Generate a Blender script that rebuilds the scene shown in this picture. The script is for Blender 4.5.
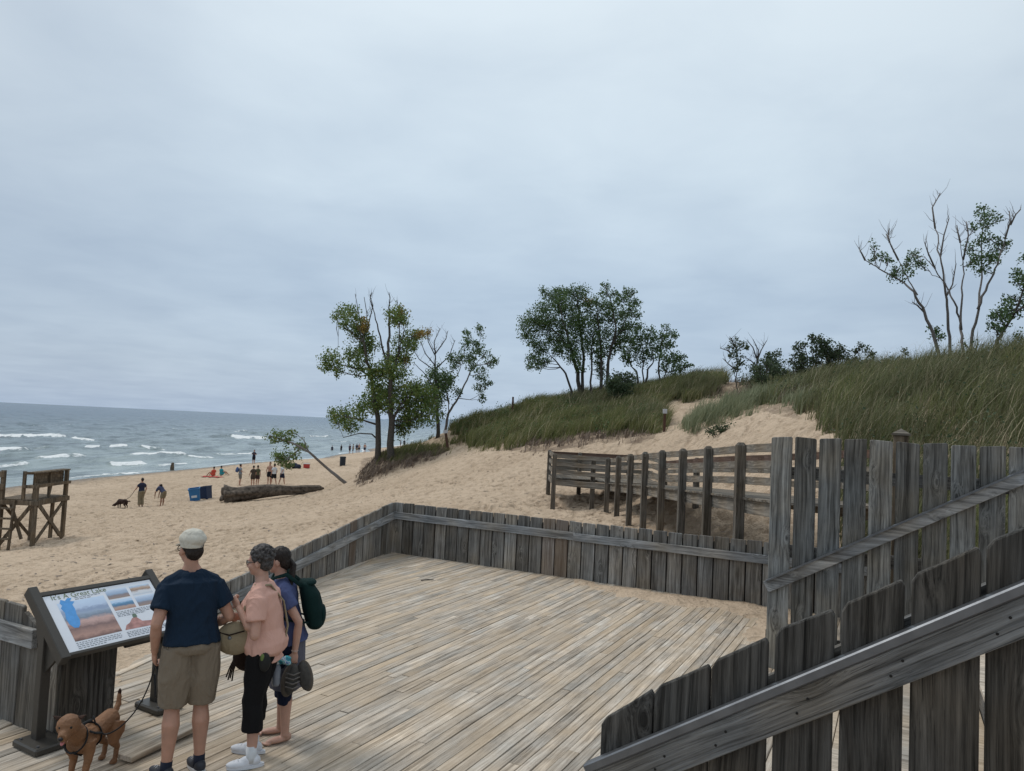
import bpy, bmesh, math, random
import numpy as np
from math import sin, cos, pi, radians, sqrt, atan2
from mathutils import Vector, Matrix, Euler
from mathutils.bvhtree import BVHTree

scene = bpy.context.scene
for o in list(bpy.data.objects): bpy.data.objects.remove(o)
COL = scene.collection
rng = random.Random(11); NR = np.random.RandomState(5)

# ---------------------------------------------------------------- camera
F = 750.0; PITCH = radians(3.1); ROLL = radians(2.7); CH = 2.64
cam = bpy.data.cameras.new('camera'); cam_o = bpy.data.objects.new('camera', cam); COL.objects.link(cam_o)
cam.sensor_fit = 'HORIZONTAL'; cam.sensor_width = 36; cam.lens = F/1024*36
cam.clip_start = 0.05; cam.clip_end = 60000
CR = Matrix.Rotation(pi/2+PITCH, 3, 'X') @ Matrix.Rotation(ROLL, 3, 'Z')
CAM = Vector((0, 0, CH))
cam_o.matrix_world = Matrix.Translation(CAM) @ CR.to_4x4()
scene.camera = cam_o

# ---------------------------------------------------------------- sky, sun, exposure
SUN_EL, SUN_AZ = radians(52), radians(-60)      # high, behind cloud, over the lake
world = bpy.data.worlds.new('World'); scene.world = world; world.use_nodes = True
def build_world():
    nt = world.node_tree; N = nt.nodes; L = nt.links; N.clear()
    out = N.new('ShaderNodeOutputWorld'); bg = N.new('ShaderNodeBackground'); L.new(bg.outputs[0], out.inputs[0])
    bg.inputs[1].default_value = 0.12
    sky = N.new('ShaderNodeTexSky'); sky.sky_type = 'NISHITA'; sky.sun_disc = False
    sky.sun_elevation = SUN_EL; sky.sun_rotation = SUN_AZ; sky.air_density = 1.0; sky.dust_density = 2.0; sky.ozone_density = 1.5
    tc = N.new('ShaderNodeTexCoord'); sep = N.new('ShaderNodeSeparateXYZ'); L.new(tc.outputs['Generated'], sep.inputs[0])
    # cloud deck seen from below: project the direction on a layer
    mx = N.new('ShaderNodeMath'); mx.operation = 'MAXIMUM'; L.new(sep.outputs[2], mx.inputs[0]); mx.inputs[1].default_value = 0.0
    ad = N.new('ShaderNodeMath'); ad.operation = 'ADD'; L.new(mx.outputs[0], ad.inputs[0]); ad.inputs[1].default_value = 0.10
    dv = N.new('ShaderNodeVectorMath'); dv.operation = 'DIVIDE'; L.new(tc.outputs['Generated'], dv.inputs[0])
    cb = N.new('ShaderNodeCombineXYZ')
    for i in range(3): L.new(ad.outputs[0], cb.inputs[i])
    L.new(cb.outputs[0], dv.inputs[1])
    n1 = N.new('ShaderNodeTexNoise'); n1.inputs['Scale'].default_value = 0.55; n1.inputs['Detail'].default_value = 6; n1.inputs['Roughness'].default_value = .5
    L.new(dv.outputs[0], n1.inputs['Vector'])
    n2 = N.new('ShaderNodeTexNoise'); n2.inputs['Scale'].default_value = 2.3; n2.inputs['Detail'].default_value = 5; n2.inputs['Roughness'].default_value = .5; n2.inputs['Distortion'].default_value = .3
    L.new(dv.outputs[0], n2.inputs['Vector'])
    mm = N.new('ShaderNodeMix'); mm.data_type = 'FLOAT'; mm.inputs[0].default_value = .45
    L.new(n1.outputs[0], mm.inputs[2]); L.new(n2.outputs[0], mm.inputs[3])
    # brightness by elevation (cloud is brighter overhead)
    el = N.new('ShaderNodeValToRGB'); L.new(sep.outputs[2], el.inputs[0])
    e = el.color_ramp.elements
    e[0].position = 0.0; e[0].color = (3.75, 4.65, 5.95, 1)
    e[1].position = 1.0; e[1].color = (7.4, 7.9, 8.3, 1)
    for p, c in ((.06, (3.9, 4.75, 5.85, 1)), (.17, (3.8, 4.65, 5.7, 1)), (.3, (4.5, 5.3, 6.15, 1)), (.48, (5.1, 5.8, 6.5, 1))):
        q = e.new(p); q.color = c
    cr = N.new('ShaderNodeValToRGB'); L.new(mm.outputs[0], cr.inputs[0])
    cr.color_ramp.elements[0].position = .34; cr.color_ramp.elements[0].color = (.86, .88, .905, 1)
    cr.color_ramp.elements[1].position = .66; cr.color_ramp.elements[1].color = (1.09, 1.08, 1.055, 1)
    # thinner cloud lets more light through ahead, thicker over the lake
    dt = N.new('ShaderNodeVectorMath'); dt.operation = 'DOT_PRODUCT'; L.new(tc.outputs['Generated'], dt.inputs[0]); dt.inputs[1].default_value = Vector((.06, .86, .50)).normalized()
    lb = N.new('ShaderNodeValToRGB'); L.new(dt.outputs['Value'], lb.inputs[0]); lb.color_ramp.interpolation = 'EASE'
    lb.color_ramp.elements[0].position = .74; lb.color_ramp.elements[0].color = (.95, .95, .95, 1); lb.color_ramp.elements[1].position = 1.0; lb.color_ramp.elements[1].color = (1.13, 1.14, 1.13, 1)
    m0 = N.new('ShaderNodeMix'); m0.data_type = 'RGBA'; m0.blend_type = 'MULTIPLY'; m0.inputs[0].default_value = 1
    L.new(cr.outputs[0], m0.inputs[6]); L.new(lb.outputs[0], m0.inputs[7])
    mu = N.new('ShaderNodeMix'); mu.data_type = 'RGBA'; mu.blend_type = 'MULTIPLY'; mu.inputs[0].default_value = 1
    L.new(el.outputs[0], mu.inputs[6]); L.new(m0.outputs[2], mu.inputs[7])
    fin = N.new('ShaderNodeMix'); fin.data_type = 'RGBA'; fin.inputs[0].default_value = .93
    L.new(sky.outputs[0], fin.inputs[6]); L.new(mu.outputs[2], fin.inputs[7])
    L.new(fin.outputs[2], bg.inputs[0])
build_world()
sun = bpy.data.lights.new('sun', 'SUN'); sun.energy = 1.25; sun.angle = radians(14); sun.color = (1, .96, .9)
sun_o = bpy.data.objects.new('sun', sun); COL.objects.link(sun_o)
sd = Vector((sin(SUN_AZ)*cos(SUN_EL), cos(SUN_AZ)*cos(SUN_EL), sin(SUN_EL)))
sun_o.rotation_euler = sd.to_track_quat('Z', 'Y').to_euler(); sun_o.location = (-20, 0, 40)
vs = scene.view_settings; vs.view_transform = 'Standard'; vs.look = 'None'; vs.gamma = 1; vs.use_curve_mapping = False
vs.exposure = 0.0
try: scene.cycles.use_adaptive_sampling = True
except Exception: pass

# ---------------------------------------------------------------- photo measurements -> world points
def ray(px, py): return CR @ Vector(((px-512)/F, -(py-385.5)/F, -1))
def G(px, py, z=0.0):
    d = ray(px, py); return CAM + d*((z-CH)/d.z)
def D(px, py, Y):
    d = ray(px, py); return CAM + d*(Y/d.y)
def onplane(px, py, P0, dv, off=0.0):
    n = Vector((-dv.y, dv.x, 0)); d = ray(px, py); return CAM + d*((n.dot(P0-CAM)+off)/n.dot(d))
CRi = CR.transposed()
CRn = np.array([[CR[i][j] for j in range(3)] for i in range(3)])
def project(P):
    q = (P-np.array([0, 0, CH]))@CRn
    w = np.where(-q[:, 2] > .1, -q[:, 2], .1)
    return 512+F*q[:, 0]/w, 385.5-F*q[:, 1]/w

# ---------------------------------------------------------------- object helpers
def tag(o, label=None, cat=None, group=None, kind=None):
    if label: o['label'] = label
    if cat: o['category'] = cat
    if group: o['group'] = group
    if kind: o['kind'] = kind
    return o
def empty(name, loc=(0, 0, 0), rz=0.0, label=None, cat=None, group=None):
    o = bpy.data.objects.new(name, None); COL.objects.link(o); o.location = loc; o.rotation_euler = (0, 0, rz)
    o.empty_display_size = .2
    return tag(o, label, cat, group)
def link_mesh(name, me, mat=None, parent=None, smooth=False):
    o = bpy.data.objects.new(name, me); COL.objects.link(o)
    if mat is not None:
        if isinstance(mat, (list, tuple)):
            for m in mat: me.materials.append(m)
        else: me.materials.append(mat)
    if parent is not None: o.parent = parent
    if smooth: me.polygons.foreach_set('use_smooth', [True]*len(me.polygons))
    return o
class MB:
    def __init__(s): s.v = []; s.f = []; s.m = []
    def add(s, vs_, fs, mi=0):
        b = len(s.v); s.v += [tuple(v) for v in vs_]; s.f += [tuple(i+b for i in f) for f in fs]; s.m += [mi]*len(fs)
    def box(s, c, size, rz=0.0, ax=None, mi=0):
        hx, hy, hz = size[0]/2, size[1]/2, size[2]/2
        M_ = ax if ax is not None else Matrix.Rotation(rz, 3, 'Z')
        c = Vector(c)
        vs_ = [c+M_@Vector((x*hx, y*hy, z*hz)) for z in (-1, 1) for y in (-1, 1) for x in (-1, 1)]
        s.add(vs_, [(0, 2, 3, 1), (4, 5, 7, 6), (0, 1, 5, 4), (2, 6, 7, 3), (0, 4, 6, 2), (1, 3, 7, 5)], mi)
    def bar(s, a, b, w, h, up=(0, 0, 1), mi=0):
        a = Vector(a); b = Vector(b); x = (b-a); L_ = x.length; x.normalize(); up = Vector(up)
        y = up.cross(x)
        if y.length < 1e-4: y = Vector((0, 1, 0)).cross(x)
        y.normalize(); z = x.cross(y)
        s.box((a+b)/2, (L_, w, h), ax=Matrix((x, y, z)).transposed(), mi=mi)
    def prism(s, poly, y0, y1, fr=None, mi=0):      # poly in (x,z), extruded along y
        n = len(poly)
        vs_ = [Vector((p[0], y0, p[1])) for p in poly]+[Vector((p[0], y1, p[1])) for p in poly]
        if fr: vs_ = [fr(v) for v in vs_]
        s.add(vs_, [tuple(range(n)), tuple(range(2*n-1, n-1, -1))]+[(i, i+n, (i+1) % n+n, (i+1) % n) for i in range(n)], mi)
    def tube(s, pts, rad, n=8, cap=True, mi=0, sq=1.0):
        pts = [Vector(p) for p in pts]; b = len(s.v); k = len(pts)
        t0 = (pts[1]-pts[0]).normalized(); a = t0.orthogonal().normalized()
        for i, p in enumerate(pts):
            t = (pts[min(i+1, k-1)]-pts[max(i-1, 0)])
            t = t.normalized() if t.length > 1e-9 else t0
            a = (a-t*a.dot(t)); a = a.normalized() if a.length > 1e-6 else t.orthogonal().normalized()
            c = t.cross(a); r = rad[i] if isinstance(rad, (list, tuple)) else rad
            for j in range(n):
                th = 2*pi*j/n; s.v.append(tuple(p+a*(r*cos(th))+c*(r*sq*sin(th))))
        for i in range(k-1):
            for j in range(n):
                s.f.append((b+i*n+j, b+i*n+(j+1) % n, b+(i+1)*n+(j+1) % n, b+(i+1)*n+j)); s.m.append(mi)
        if cap:
            s.f.append(tuple(b+j for j in range(n-1, -1, -1))); s.m.append(mi)
            s.f.append(tuple(b+(k-1)*n+j for j in range(n))); s.m.append(mi)
    def ell(s, c, r, n=12, m=8, R_=None, mi=0):
        c = Vector(c); b = len(s.v)
        for i in range(1, m):
            ph = pi*i/m
            for j in range(n):
                th = 2*pi*j/n; v = Vector((r[0]*sin(ph)*cos(th), r[1]*sin(ph)*sin(th), r[2]*cos(ph)))
                if R_ is not None: v = R_@v
                s.v.append(tuple(c+v))
        T = Vector((0, 0, r[2])); B_ = -T
        if R_ is not None: T = R_@T; B_ = R_@B_
        s.v.append(tuple(c+T)); s.v.append(tuple(c+B_)); t = len(s.v)-2
        for i in range(m-2):
            for j in range(n):
                s.f.append((b+i*n+j, b+(i+1)*n+j, b+(i+1)*n+(j+1) % n, b+i*n+(j+1) % n)); s.m.append(mi)
        for j in range(n):
            s.f.append((t, b+j, b+(j+1) % n)); s.m.append(mi)
            q = b+(m-2)*n; s.f.append((t+1, q+(j+1) % n, q+j)); s.m.append(mi)
    def loft(s, rings, n=20, mi=0):                  # rings: (x,y,z,rx,ry)
        b = len(s.v)
        for (x, y, z, rx, ry) in rings:
            for j in range(n):
                th = 2*pi*j/n; s.v.append((x+rx*cos(th), y+ry*sin(th), z))
        for i in range(len(rings)-1):
            for j in range(n):
                s.f.append((b+i*n+j, b+i*n+(j+1) % n, b+(i+1)*n+(j+1) % n, b+(i+1)*n+j)); s.m.append(mi)
        s.f.append(tuple(b+j for j in range(n-1, -1, -1))); s.m.append(mi)
        s.f.append(tuple(b+(len(rings)-1)*n+j for j in range(n))); s.m.append(mi)
    def mesh(s, name):
        me = bpy.data.meshes.new(name); me.from_pydata(s.v, [], s.f); 
        if any(s.m): me.polygons.foreach_set('material_index', s.m)
        me.update(); return me
    def build(s, name, mat=None, parent=None, smooth=False, bevel=0.0):
        me = s.mesh(name)
        if bevel:
            bm = bmesh.new(); bm.from_mesh(me)
            bmesh.ops.recalc_face_normals(bm, faces=bm.faces)
            ed = [e for e in bm.edges if len(e.link_faces) == 2 and e.calc_face_angle(0) > .6]
            bmesh.ops.bevel(bm, geom=ed, offset=bevel, segments=1, affect='EDGES', profile=.5, clamp_overlap=True)
            bm.to_mesh(me); bm.free()
        return link_mesh(name, me, mat, parent, smooth)
    def remesh(s, name, mat=None, parent=None, voxel=.01, smooth_it=3):
        me = s.mesh(name)
        bm = bmesh.new(); bm.from_mesh(me); bmesh.ops.recalc_face_normals(bm, faces=bm.faces); bm.to_mesh(me); bm.free()
        o = bpy.data.objects.new(name, me); COL.objects.link(o)
        r = o.modifiers.new('r', 'REMESH'); r.mode = 'VOXEL'; r.voxel_size = voxel; r.adaptivity = 0
        if smooth_it:
            q = o.modifiers.new('s', 'SMOOTH'); q.factor = .5; q.iterations = smooth_it
        dg = bpy.context.evaluated_depsgraph_get(); dg.update()
        me2 = bpy.data.meshes.new_from_object(o.evaluated_get(dg))
        bpy.data.objects.remove(o); bpy.data.meshes.remove(me); me2.name = name
        return link_mesh(name, me2, mat, parent, True)
def np_mesh(name, V, Q, mat=None, smooth=False, parent=None):
    me = bpy.data.meshes.new(name); k = Q.shape[1]
    me.vertices.add(len(V)); me.vertices.foreach_set('co', np.ascontiguousarray(V, dtype=np.float32).ravel())
    me.loops.add(Q.size); me.loops.foreach_set('vertex_index', np.ascontiguousarray(Q, dtype=np.int32).ravel())
    me.polygons.add(len(Q)); me.polygons.foreach_set('loop_start', np.arange(0, Q.size, k, dtype=np.int32))
    me.update(calc_edges=True); me.validate()
    if smooth: me.polygons.foreach_set('use_smooth', np.ones(len(Q), bool))
    o = link_mesh(name, me, mat, parent); return o

# ---------------------------------------------------------------- materials
def mat_new(name):
    m = bpy.data.materials.new(name); m.use_nodes = True; nt = m.node_tree
    return m, nt, nt.nodes, nt.links, nt.nodes['Principled BSDF']
def ramp(N, L, src, stops):
    r = N.new('ShaderNodeValToRGB'); L.new(src, r.inputs[0]); e = r.color_ramp.elements
    while len(e) < len(stops): e.new(.5)
    for q, (p, c) in zip(e, stops): q.position = p; q.color = (*c, 1) if len(c) == 3 else c
    return r.outputs[0]
def noise(N, L, vec, scale, detail=4, rough=.55, dist=0):
    n = N.new('ShaderNodeTexNoise'); n.inputs['Scale'].default_value = scale; n.inputs['Detail'].default_value = detail
    n.inputs['Roughness'].default_value = rough; n.inputs['Distortion'].default_value = dist
    if vec is not None: L.new(vec, n.inputs['Vector'])
    return n.outputs[0]
def math_(N, L, op, a, b=None, clamp=False):
    m = N.new('ShaderNodeMath'); m.operation = op; m.use_clamp = clamp
    for i, x in enumerate((a, b)):
        if x is None: continue
        if isinstance(x, (int, float)): m.inputs[i].default_value = x
        else: L.new(x, m.inputs[i])
    return m.outputs[0]
def mixc(N, L, f, a, b, mode='MIX'):
    m = N.new('ShaderNodeMix'); m.data_type = 'RGBA'; m.blend_type = mode
    if isinstance(f, (int, float)): m.inputs[0].default_value = f
    else: L.new(f, m.inputs[0])
    for i, x in ((6, a), (7, b)):
        if isinstance(x, tuple): m.inputs[i].default_value = (*x, 1)
        else: L.new(x, m.inputs[i])
    return m.outputs[2]
def bump(N, L, B, h, strength, dist):
    b = N.new('ShaderNodeBump'); b.inputs['Strength'].default_value = strength; b.inputs['Distance'].default_value = dist
    L.new(h, b.inputs['Height']); L.new(b.outputs[0], B.inputs['Normal']); return b
def simple(name, c, rough=.8, var=.12, scale=30, bmp=.0, metal=0.0, spec=.3):
    m, nt, N, L, B = mat_new(name)
    tc = N.new('ShaderNodeTexCoord').outputs['Object']
    n = noise(N, L, tc, scale, 4)
    lo = tuple(x*(1-var) for x in c); hi = tuple(min(1, x*(1+var)) for x in c)
    L.new(ramp(N, L, n, [(.3, lo), (.7, hi)]), B.inputs['Base Color'])
    B.inputs['Roughness'].default_value = rough; B.inputs['Metallic'].default_value = metal; B.inputs['Specular IOR Level'].default_value = spec
    if bmp: bump(N, L, B, n, bmp, .01)
    return m
def cloth(name, c, scale=9, amp=.5, weave=True):
    m, nt, N, L, B = mat_new(name)
    tc = N.new('ShaderNodeTexCoord').outputs['Object']
    mp = N.new('ShaderNodeMapping'); mp.inputs['Scale'].default_value = (1, 1, .45); L.new(tc, mp.inputs[0])
    n = noise(N, L, mp.outputs[0], scale, 3, .5, 1.2); w = noise(N, L, tc, 220, 2)
    L.new(mixc(N, L, .25, c, mixc(N, L, w, tuple(x*.6 for x in c), tuple(min(1, x*1.35) for x in c))), B.inputs['Base Color'])
    h = math_(N, L, 'ADD', math_(N, L, 'MULTIPLY', n, 1.0), math_(N, L, 'MULTIPLY', w, .03))
    B.inputs['Roughness'].default_value = .9; B.inputs['Specular IOR Level'].default_value = .15
    bump(N, L, B, h, amp, .06)
    return m
def wood(name, dark, light, axis='Z', crack=.5, knots=True, islands=.55, warm=(.20, .12, .07), warm_amt=.15, grain=1.0, sandy=0.0, bm_s=.5, streak=.85):
    m, nt, N, L, B = mat_new(name)
    tc = N.new('ShaderNodeTexCoord').outputs['Object']; geo = N.new('ShaderNodeNewGeometry'); rnd = geo.outputs['Random Per Island']
    off = N.new('ShaderNodeCombineXYZ'); k = math_(N, L, 'MULTIPLY', rnd, 37.0)
    for i in range(3): L.new(math_(N, L, 'MULTIPLY', k, (1.0, 1.7, 2.3)[i]), off.inputs[i])
    va = N.new('ShaderNodeVectorMath'); va.operation = 'ADD'; L.new(tc, va.inputs[0]); L.new(off.outputs[0], va.inputs[1])
    # slow waver plus knots bend the grain
    low = N.new('ShaderNodeTexNoise'); low.inputs['Scale'].default_value = 2.2; low.inputs['Detail'].default_value = 1
    ml = N.new('ShaderNodeMapping'); ml.inputs['Scale'].default_value = {'Z': (1.5, 1.5, .8), 'X': (.8, 1.5, 1.5)}[axis]
    L.new(va.outputs[0], ml.inputs[0]); L.new(ml.outputs[0], low.inputs['Vector'])
    mk = N.new('ShaderNodeMapping'); mk.inputs['Scale'].default_value = {'Z': (4.2, 4.2, 1.9), 'X': (1.9, 4.2, 4.2)}[axis]
    L.new(va.outputs[0], mk.inputs[0])
    vo = N.new('ShaderNodeTexVoronoi'); vo.inputs['Scale'].default_value = 1.0; L.new(mk.outputs[0], vo.inputs['Vector'])
    kd = vo.outputs['Distance']
    knot = math_(N, L, 'SUBTRACT', 1.0, math_(N, L, 'MULTIPLY', kd, 2.6), True)
    sc = N.new('ShaderNodeVectorMath'); sc.operation = 'SCALE'; L.new(low.outputs['Color'], sc.inputs[0]); sc.inputs[3].default_value = .035
    bend = math_(N, L, 'MULTIPLY', math_(N, L, 'POWER', knot, 2.0), .09 if knots else 0.0)
    cb = N.new('ShaderNodeCombineXYZ')
    for i in range(3): L.new(bend, cb.inputs[i])
    v2 = N.new('ShaderNodeVectorMath'); v2.operation = 'ADD'; L.new(va.outputs[0], v2.inputs[0]); L.new(sc.outputs[0], v2.inputs[1])
    v3 = N.new('ShaderNodeVectorMath'); v3.operation = 'ADD'; L.new(v2.outputs[0], v3.inputs[0]); L.new(cb.outputs[0], v3.inputs[1])
    mp = N.new('ShaderNodeMapping'); g = 34*grain
    mp.inputs['Scale'].default_value = {'Z': (g, g, 1.1), 'X': (1.1, g, g)}[axis]; L.new(v3.outputs[0], mp.inputs[0])
    n1 = noise(N, L, mp.outputs[0], 1.0, 6, .68)
    mp2 = N.new('ShaderNodeMapping'); mp2.inputs['Scale'].default_value = {'Z': (g*2.6, g*2.6, 2.0), 'X': (2.0, g*2.6, g*2.6)}[axis]; L.new(v3.outputs[0], mp2.inputs[0])
    n2 = noise(N, L, mp2.outputs[0], 1.0, 5, .6)
    n3 = noise(N, L, va.outputs[0], 3.0, 4, .6)
    md = tuple(d_*.45+l_*.55 for d_, l_ in zip(dark, light))
    base = ramp(N, L, n1, [(.28, tuple(x*.6 for x in dark)), (.42, tuple(d_*.8+l_*.2 for d_, l_ in zip(dark, light))), (.52, md), (.72, light)])
    ck = ramp(N, L, n2, [(.33, (.12, .12, .12)), (.42, (1, 1, 1))])
    base = mixc(N, L, crack, base, ck, 'MULTIPLY')
    blot = ramp(N, L, n3, [(.3, (.70, .69, .67)), (.7, (1.2, 1.2, 1.2))]); base = mixc(N, L, .6, base, blot, 'MULTIPLY')
    mp4 = N.new('ShaderNodeMapping'); mp4.inputs['Scale'].default_value = {'Z': (g*.42, g*.42, .9), 'X': (.9, g*.42, g*.42)}[axis]; L.new(v3.outputs[0], mp4.inputs[0])
    n4 = noise(N, L, mp4.outputs[0], 1.0, 4, .62, .6)
    base = mixc(N, L, streak, base, ramp(N, L, n4, [(.30, (.42, .40, .38)), (.47, (.92, .91, .90)), (.58, (1.12, 1.12, 1.12)), (.72, (1.55, 1.55, 1.56))]), 'MULTIPLY')
    n5 = noise(N, L, va.outputs[0], 1.7, 3, .5)
    base = mixc(N, L, .7, base, ramp(N, L, n5, [(.32, (1.10, 1.0, .86)), (.5, (1, 1, 1)), (.68, (.90, .98, 1.07))]), 'MULTIPLY')
    isl = ramp(N, L, rnd, [(0, (1-islands,)*3), (1, (1+islands*.8,)*3)]); base = mixc(N, L, 1.0, base, isl, 'MULTIPLY')
    r2 = math_(N, L, 'FRACT', math_(N, L, 'MULTIPLY', rnd, 91.7))
    wf = math_(N, L, 'MULTIPLY', math_(N, L, 'GREATER_THAN', r2, 1-warm_amt), .36)
    base = mixc(N, L, wf, base, warm)
    if knots:
        r3 = N.new('ShaderNodeSeparateColor'); L.new(vo.outputs['Color'], r3.inputs[0])
        kk = math_(N, L, 'MULTIPLY', math_(N, L, 'GREATER_THAN', r3.outputs[0], .55), math_(N, L, 'MULTIPLY', math_(N, L, 'SUBTRACT', knot, .74), 9.0, True))
        base = mixc(N, L, math_(N, L, 'MULTIPLY', kk, .7), base, tuple(x*.35 for x in dark))
    if sandy:
        sn = noise(N, L, tc, 1.3, 5, .65)
        sf = ramp(N, L, sn, [(.46, (0, 0, 0)), (.66, (1, 1, 1))])
        sv = N.new('ShaderNodeSeparateColor'); L.new(sf, sv.inputs[0])
        base = mixc(N, L, math_(N, L, 'MULTIPLY', sv.outputs[0], sandy), base, (.47, .375, .27))
    L.new(base, B.inputs['Base Color']); B.inputs['Roughness'].default_value = .88; B.inputs['Specular IOR Level'].default_value = .2
    h = math_(N, L, 'ADD', math_(N, L, 'MULTIPLY', n1, .6), math_(N, L, 'MULTIPLY', n2, .6))
    bump(N, L, B, h, bm_s, .012)
    return m
M = {}
GD, GL = (.115, .108, .099), (.33, .315, .29)
M['fence_v'] = wood('weathered board grey', GD, GL, 'Z', warm_amt=.05, islands=.42, crack=.6, grain=1.3)
M['near_v'] = wood('dark weathered board', (.020, .019, .017), (.115, .108, .098), 'Z', warm_amt=.0, grain=1.5, bm_s=.9, islands=.34, crack=.7)
M['near_x'] = wood('dark weathered rail', (.075, .073, .070), (.25, .245, .235), 'X', warm_amt=0, grain=1.6, bm_s=.8, islands=.2, crack=.65)
M['rail_x'] = wood('grey rail wood', (.13, .132, .134), (.34, .34, .335), 'X', warm_amt=0, islands=.25)
M['tall_v'] = wood('tall fence board', (.085, .085, .081), (.30, .297, .28), 'Z', warm_amt=.08, islands=.42, crack=.6, grain=1.3)
M['deck'] = wood('deck plank', (.37, .315, .255), (.60, .53, .445), 'X', crack=.6, streak=.75, knots=False, islands=.2, warm=(.48, .36, .23), warm_amt=.14, grain=1.5, sandy=.55, bm_s=.35)
M['walk_v'] = wood('boardwalk post wood', (.07, .062, .052), (.20, .178, .15), 'Z', warm_amt=.0, islands=.25)
M['walk_x'] = wood('boardwalk rail wood', (.10, .088, .072), (.27, .24, .20), 'X', warm_amt=.0, islands=.3)
M['walk_red'] = wood('reddish new rail wood', (.085, .055, .042), (.17, .11, .085), 'X', warm_amt=0, islands=.1)
M['tower'] = wood('lifeguard chair wood', (.075, .058, .042), (.18, .145, .105), 'Z', warm_amt=0, islands=.25, grain=.6)
M['metal'] = simple('dull grey metal', (.17, .18, .195), .38, .15, 12, .1, .7, .5)
M['screw_gap_shade'] = simple('rusty bolt and gap shade', (.012, .011, .010), .6)  # bolts, and the near-black of the sheets that darken the fence gaps
M['frame'] = simple('dark bronze powder coat', (.048, .044, .038), .42, .08, 60, .05, .0, .4)

def sand_mat():
    m, nt, N, L, B = mat_new('beach sand')
    tc = N.new('ShaderNodeTexCoord').outputs['Object']
    big = noise(N, L, tc, .12, 4); mid = noise(N, L, tc, 2.3, 5, .65, .4); fine = noise(N, L, tc, 14, 3, .6); gr = noise(N, L, tc, 260, 2)
    c = ramp(N, L, big, [(.3, (.50, .385, .275)), (.7, (.60, .47, .345))])
    c = mixc(N, L, .55, c, ramp(N, L, mid, [(.36, (.60, .57, .54)), (.50, (1, 1, 1)), (.75, (1.12, 1.12, 1.12))]), 'MULTIPLY')
    c = mixc(N, L, .35, c, ramp(N, L, fine, [(.32, (.6, .57, .53)), (.5, (1, 1, 1))]), 'MULTIPLY')
    c = mixc(N, L, .25, c, ramp(N, L, gr, [(.3, (.6, .6, .6)), (.7, (1.3, 1.3, 1.3))]), 'MULTIPLY')
    at = N.new('ShaderNodeAttribute'); at.attribute_name = 'wet'
    c = mixc(N, L, at.outputs['Fac'], c, (.15, .115, .085))
    at2 = N.new('ShaderNodeAttribute'); at2.attribute_name = 'litter'
    c = mixc(N, L, at2.outputs['Fac'], c, mixc(N, L, fine, (.05, .035, .025), (.16, .11, .08)))
    L.new(c, B.inputs['Base Color'])
    rr = math_(N, L, 'SUBTRACT', .95, math_(N, L, 'MULTIPLY', at.outputs['Fac'], .6)); L.new(rr, B.inputs['Roughness'])
    B.inputs['Specular IOR Level'].default_value = .15
    h = math_(N, L, 'ADD', math_(N, L, 'MULTIPLY', mid, 1.0), math_(N, L, 'MULTIPLY', fine, .35))
    bump(N, L, B, h, 1.0, .14)
    return m
M['sand'] = sand_mat()
def water_mat():
    m, nt, N, L, B = mat_new('lake water')
    tc = N.new('ShaderNodeTexCoord').outputs['Object']
    mp = N.new('ShaderNodeMapping'); mp.inputs['Scale'].default_value = (1, .35, 1); mp.inputs['Rotation'].default_value = (0, 0, radians(6)); L.new(tc, mp.inputs[0])
    n1 = noise(N, L, mp.outputs[0], .28, 5, .62, .3); n2 = noise(N, L, mp.outputs[0], 1.3, 4, .6, .3); n3 = noise(N, L, mp.outputs[0], .03, 3)
    col = N.new('ShaderNodeAttribute'); col.attribute_name = 'depth'
    deep = mixc(N, L, n3, (.025, .065, .115), (.04, .09, .125)); shal = (.30, .345, .325)
    c = mixc(N, L, col.outputs['Fac'], deep, shal)
    c = mixc(N, L, .8, c, ramp(N, L, n1, [(.38, (.35, .42, .45)), (.58, (1.35, 1.35, 1.35))]), 'MULTIPLY')
    fo = N.new('ShaderNodeAttribute'); fo.attribute_name = 'foam'
    fn = noise(N, L, tc, 2.2, 5, .7)
    ff = math_(N, L, 'ADD', fo.outputs['Fac'], math_(N, L, 'MULTIPLY', math_(N, L, 'SUBTRACT', fn, .5), 1.3))
    ff = math_(N, L, 'MULTIPLY', math_(N, L, 'SUBTRACT', ff, .38), 4.0, True)
    sm = noise(N, L, mp.outputs[0], .5, 6, .75)
    caps = math_(N, L, 'MULTIPLY', math_(N, L, 'SUBTRACT', sm, .675), 12.0, True)
    ff = math_(N, L, 'MAXIMUM', ff, math_(N, L, 'MULTIPLY', caps, .7))
    c = mixc(N, L, ff, c, (.78, .80, .80))
    L.new(c, B.inputs['Base Color'])
    L.new(math_(N, L, 'ADD', .22, math_(N, L, 'MULTIPLY', ff, .6)), B.inputs['Roughness']); B.inputs['IOR'].default_value = 1.33
    B.inputs['Specular IOR Level'].default_value = .38
    h = math_(N, L, 'ADD', n1, math_(N, L, 'MULTIPLY', n2, .4))
    bump(N, L, B, h, 1.0, .9)
    return m
M['water'] = water_mat()
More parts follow.
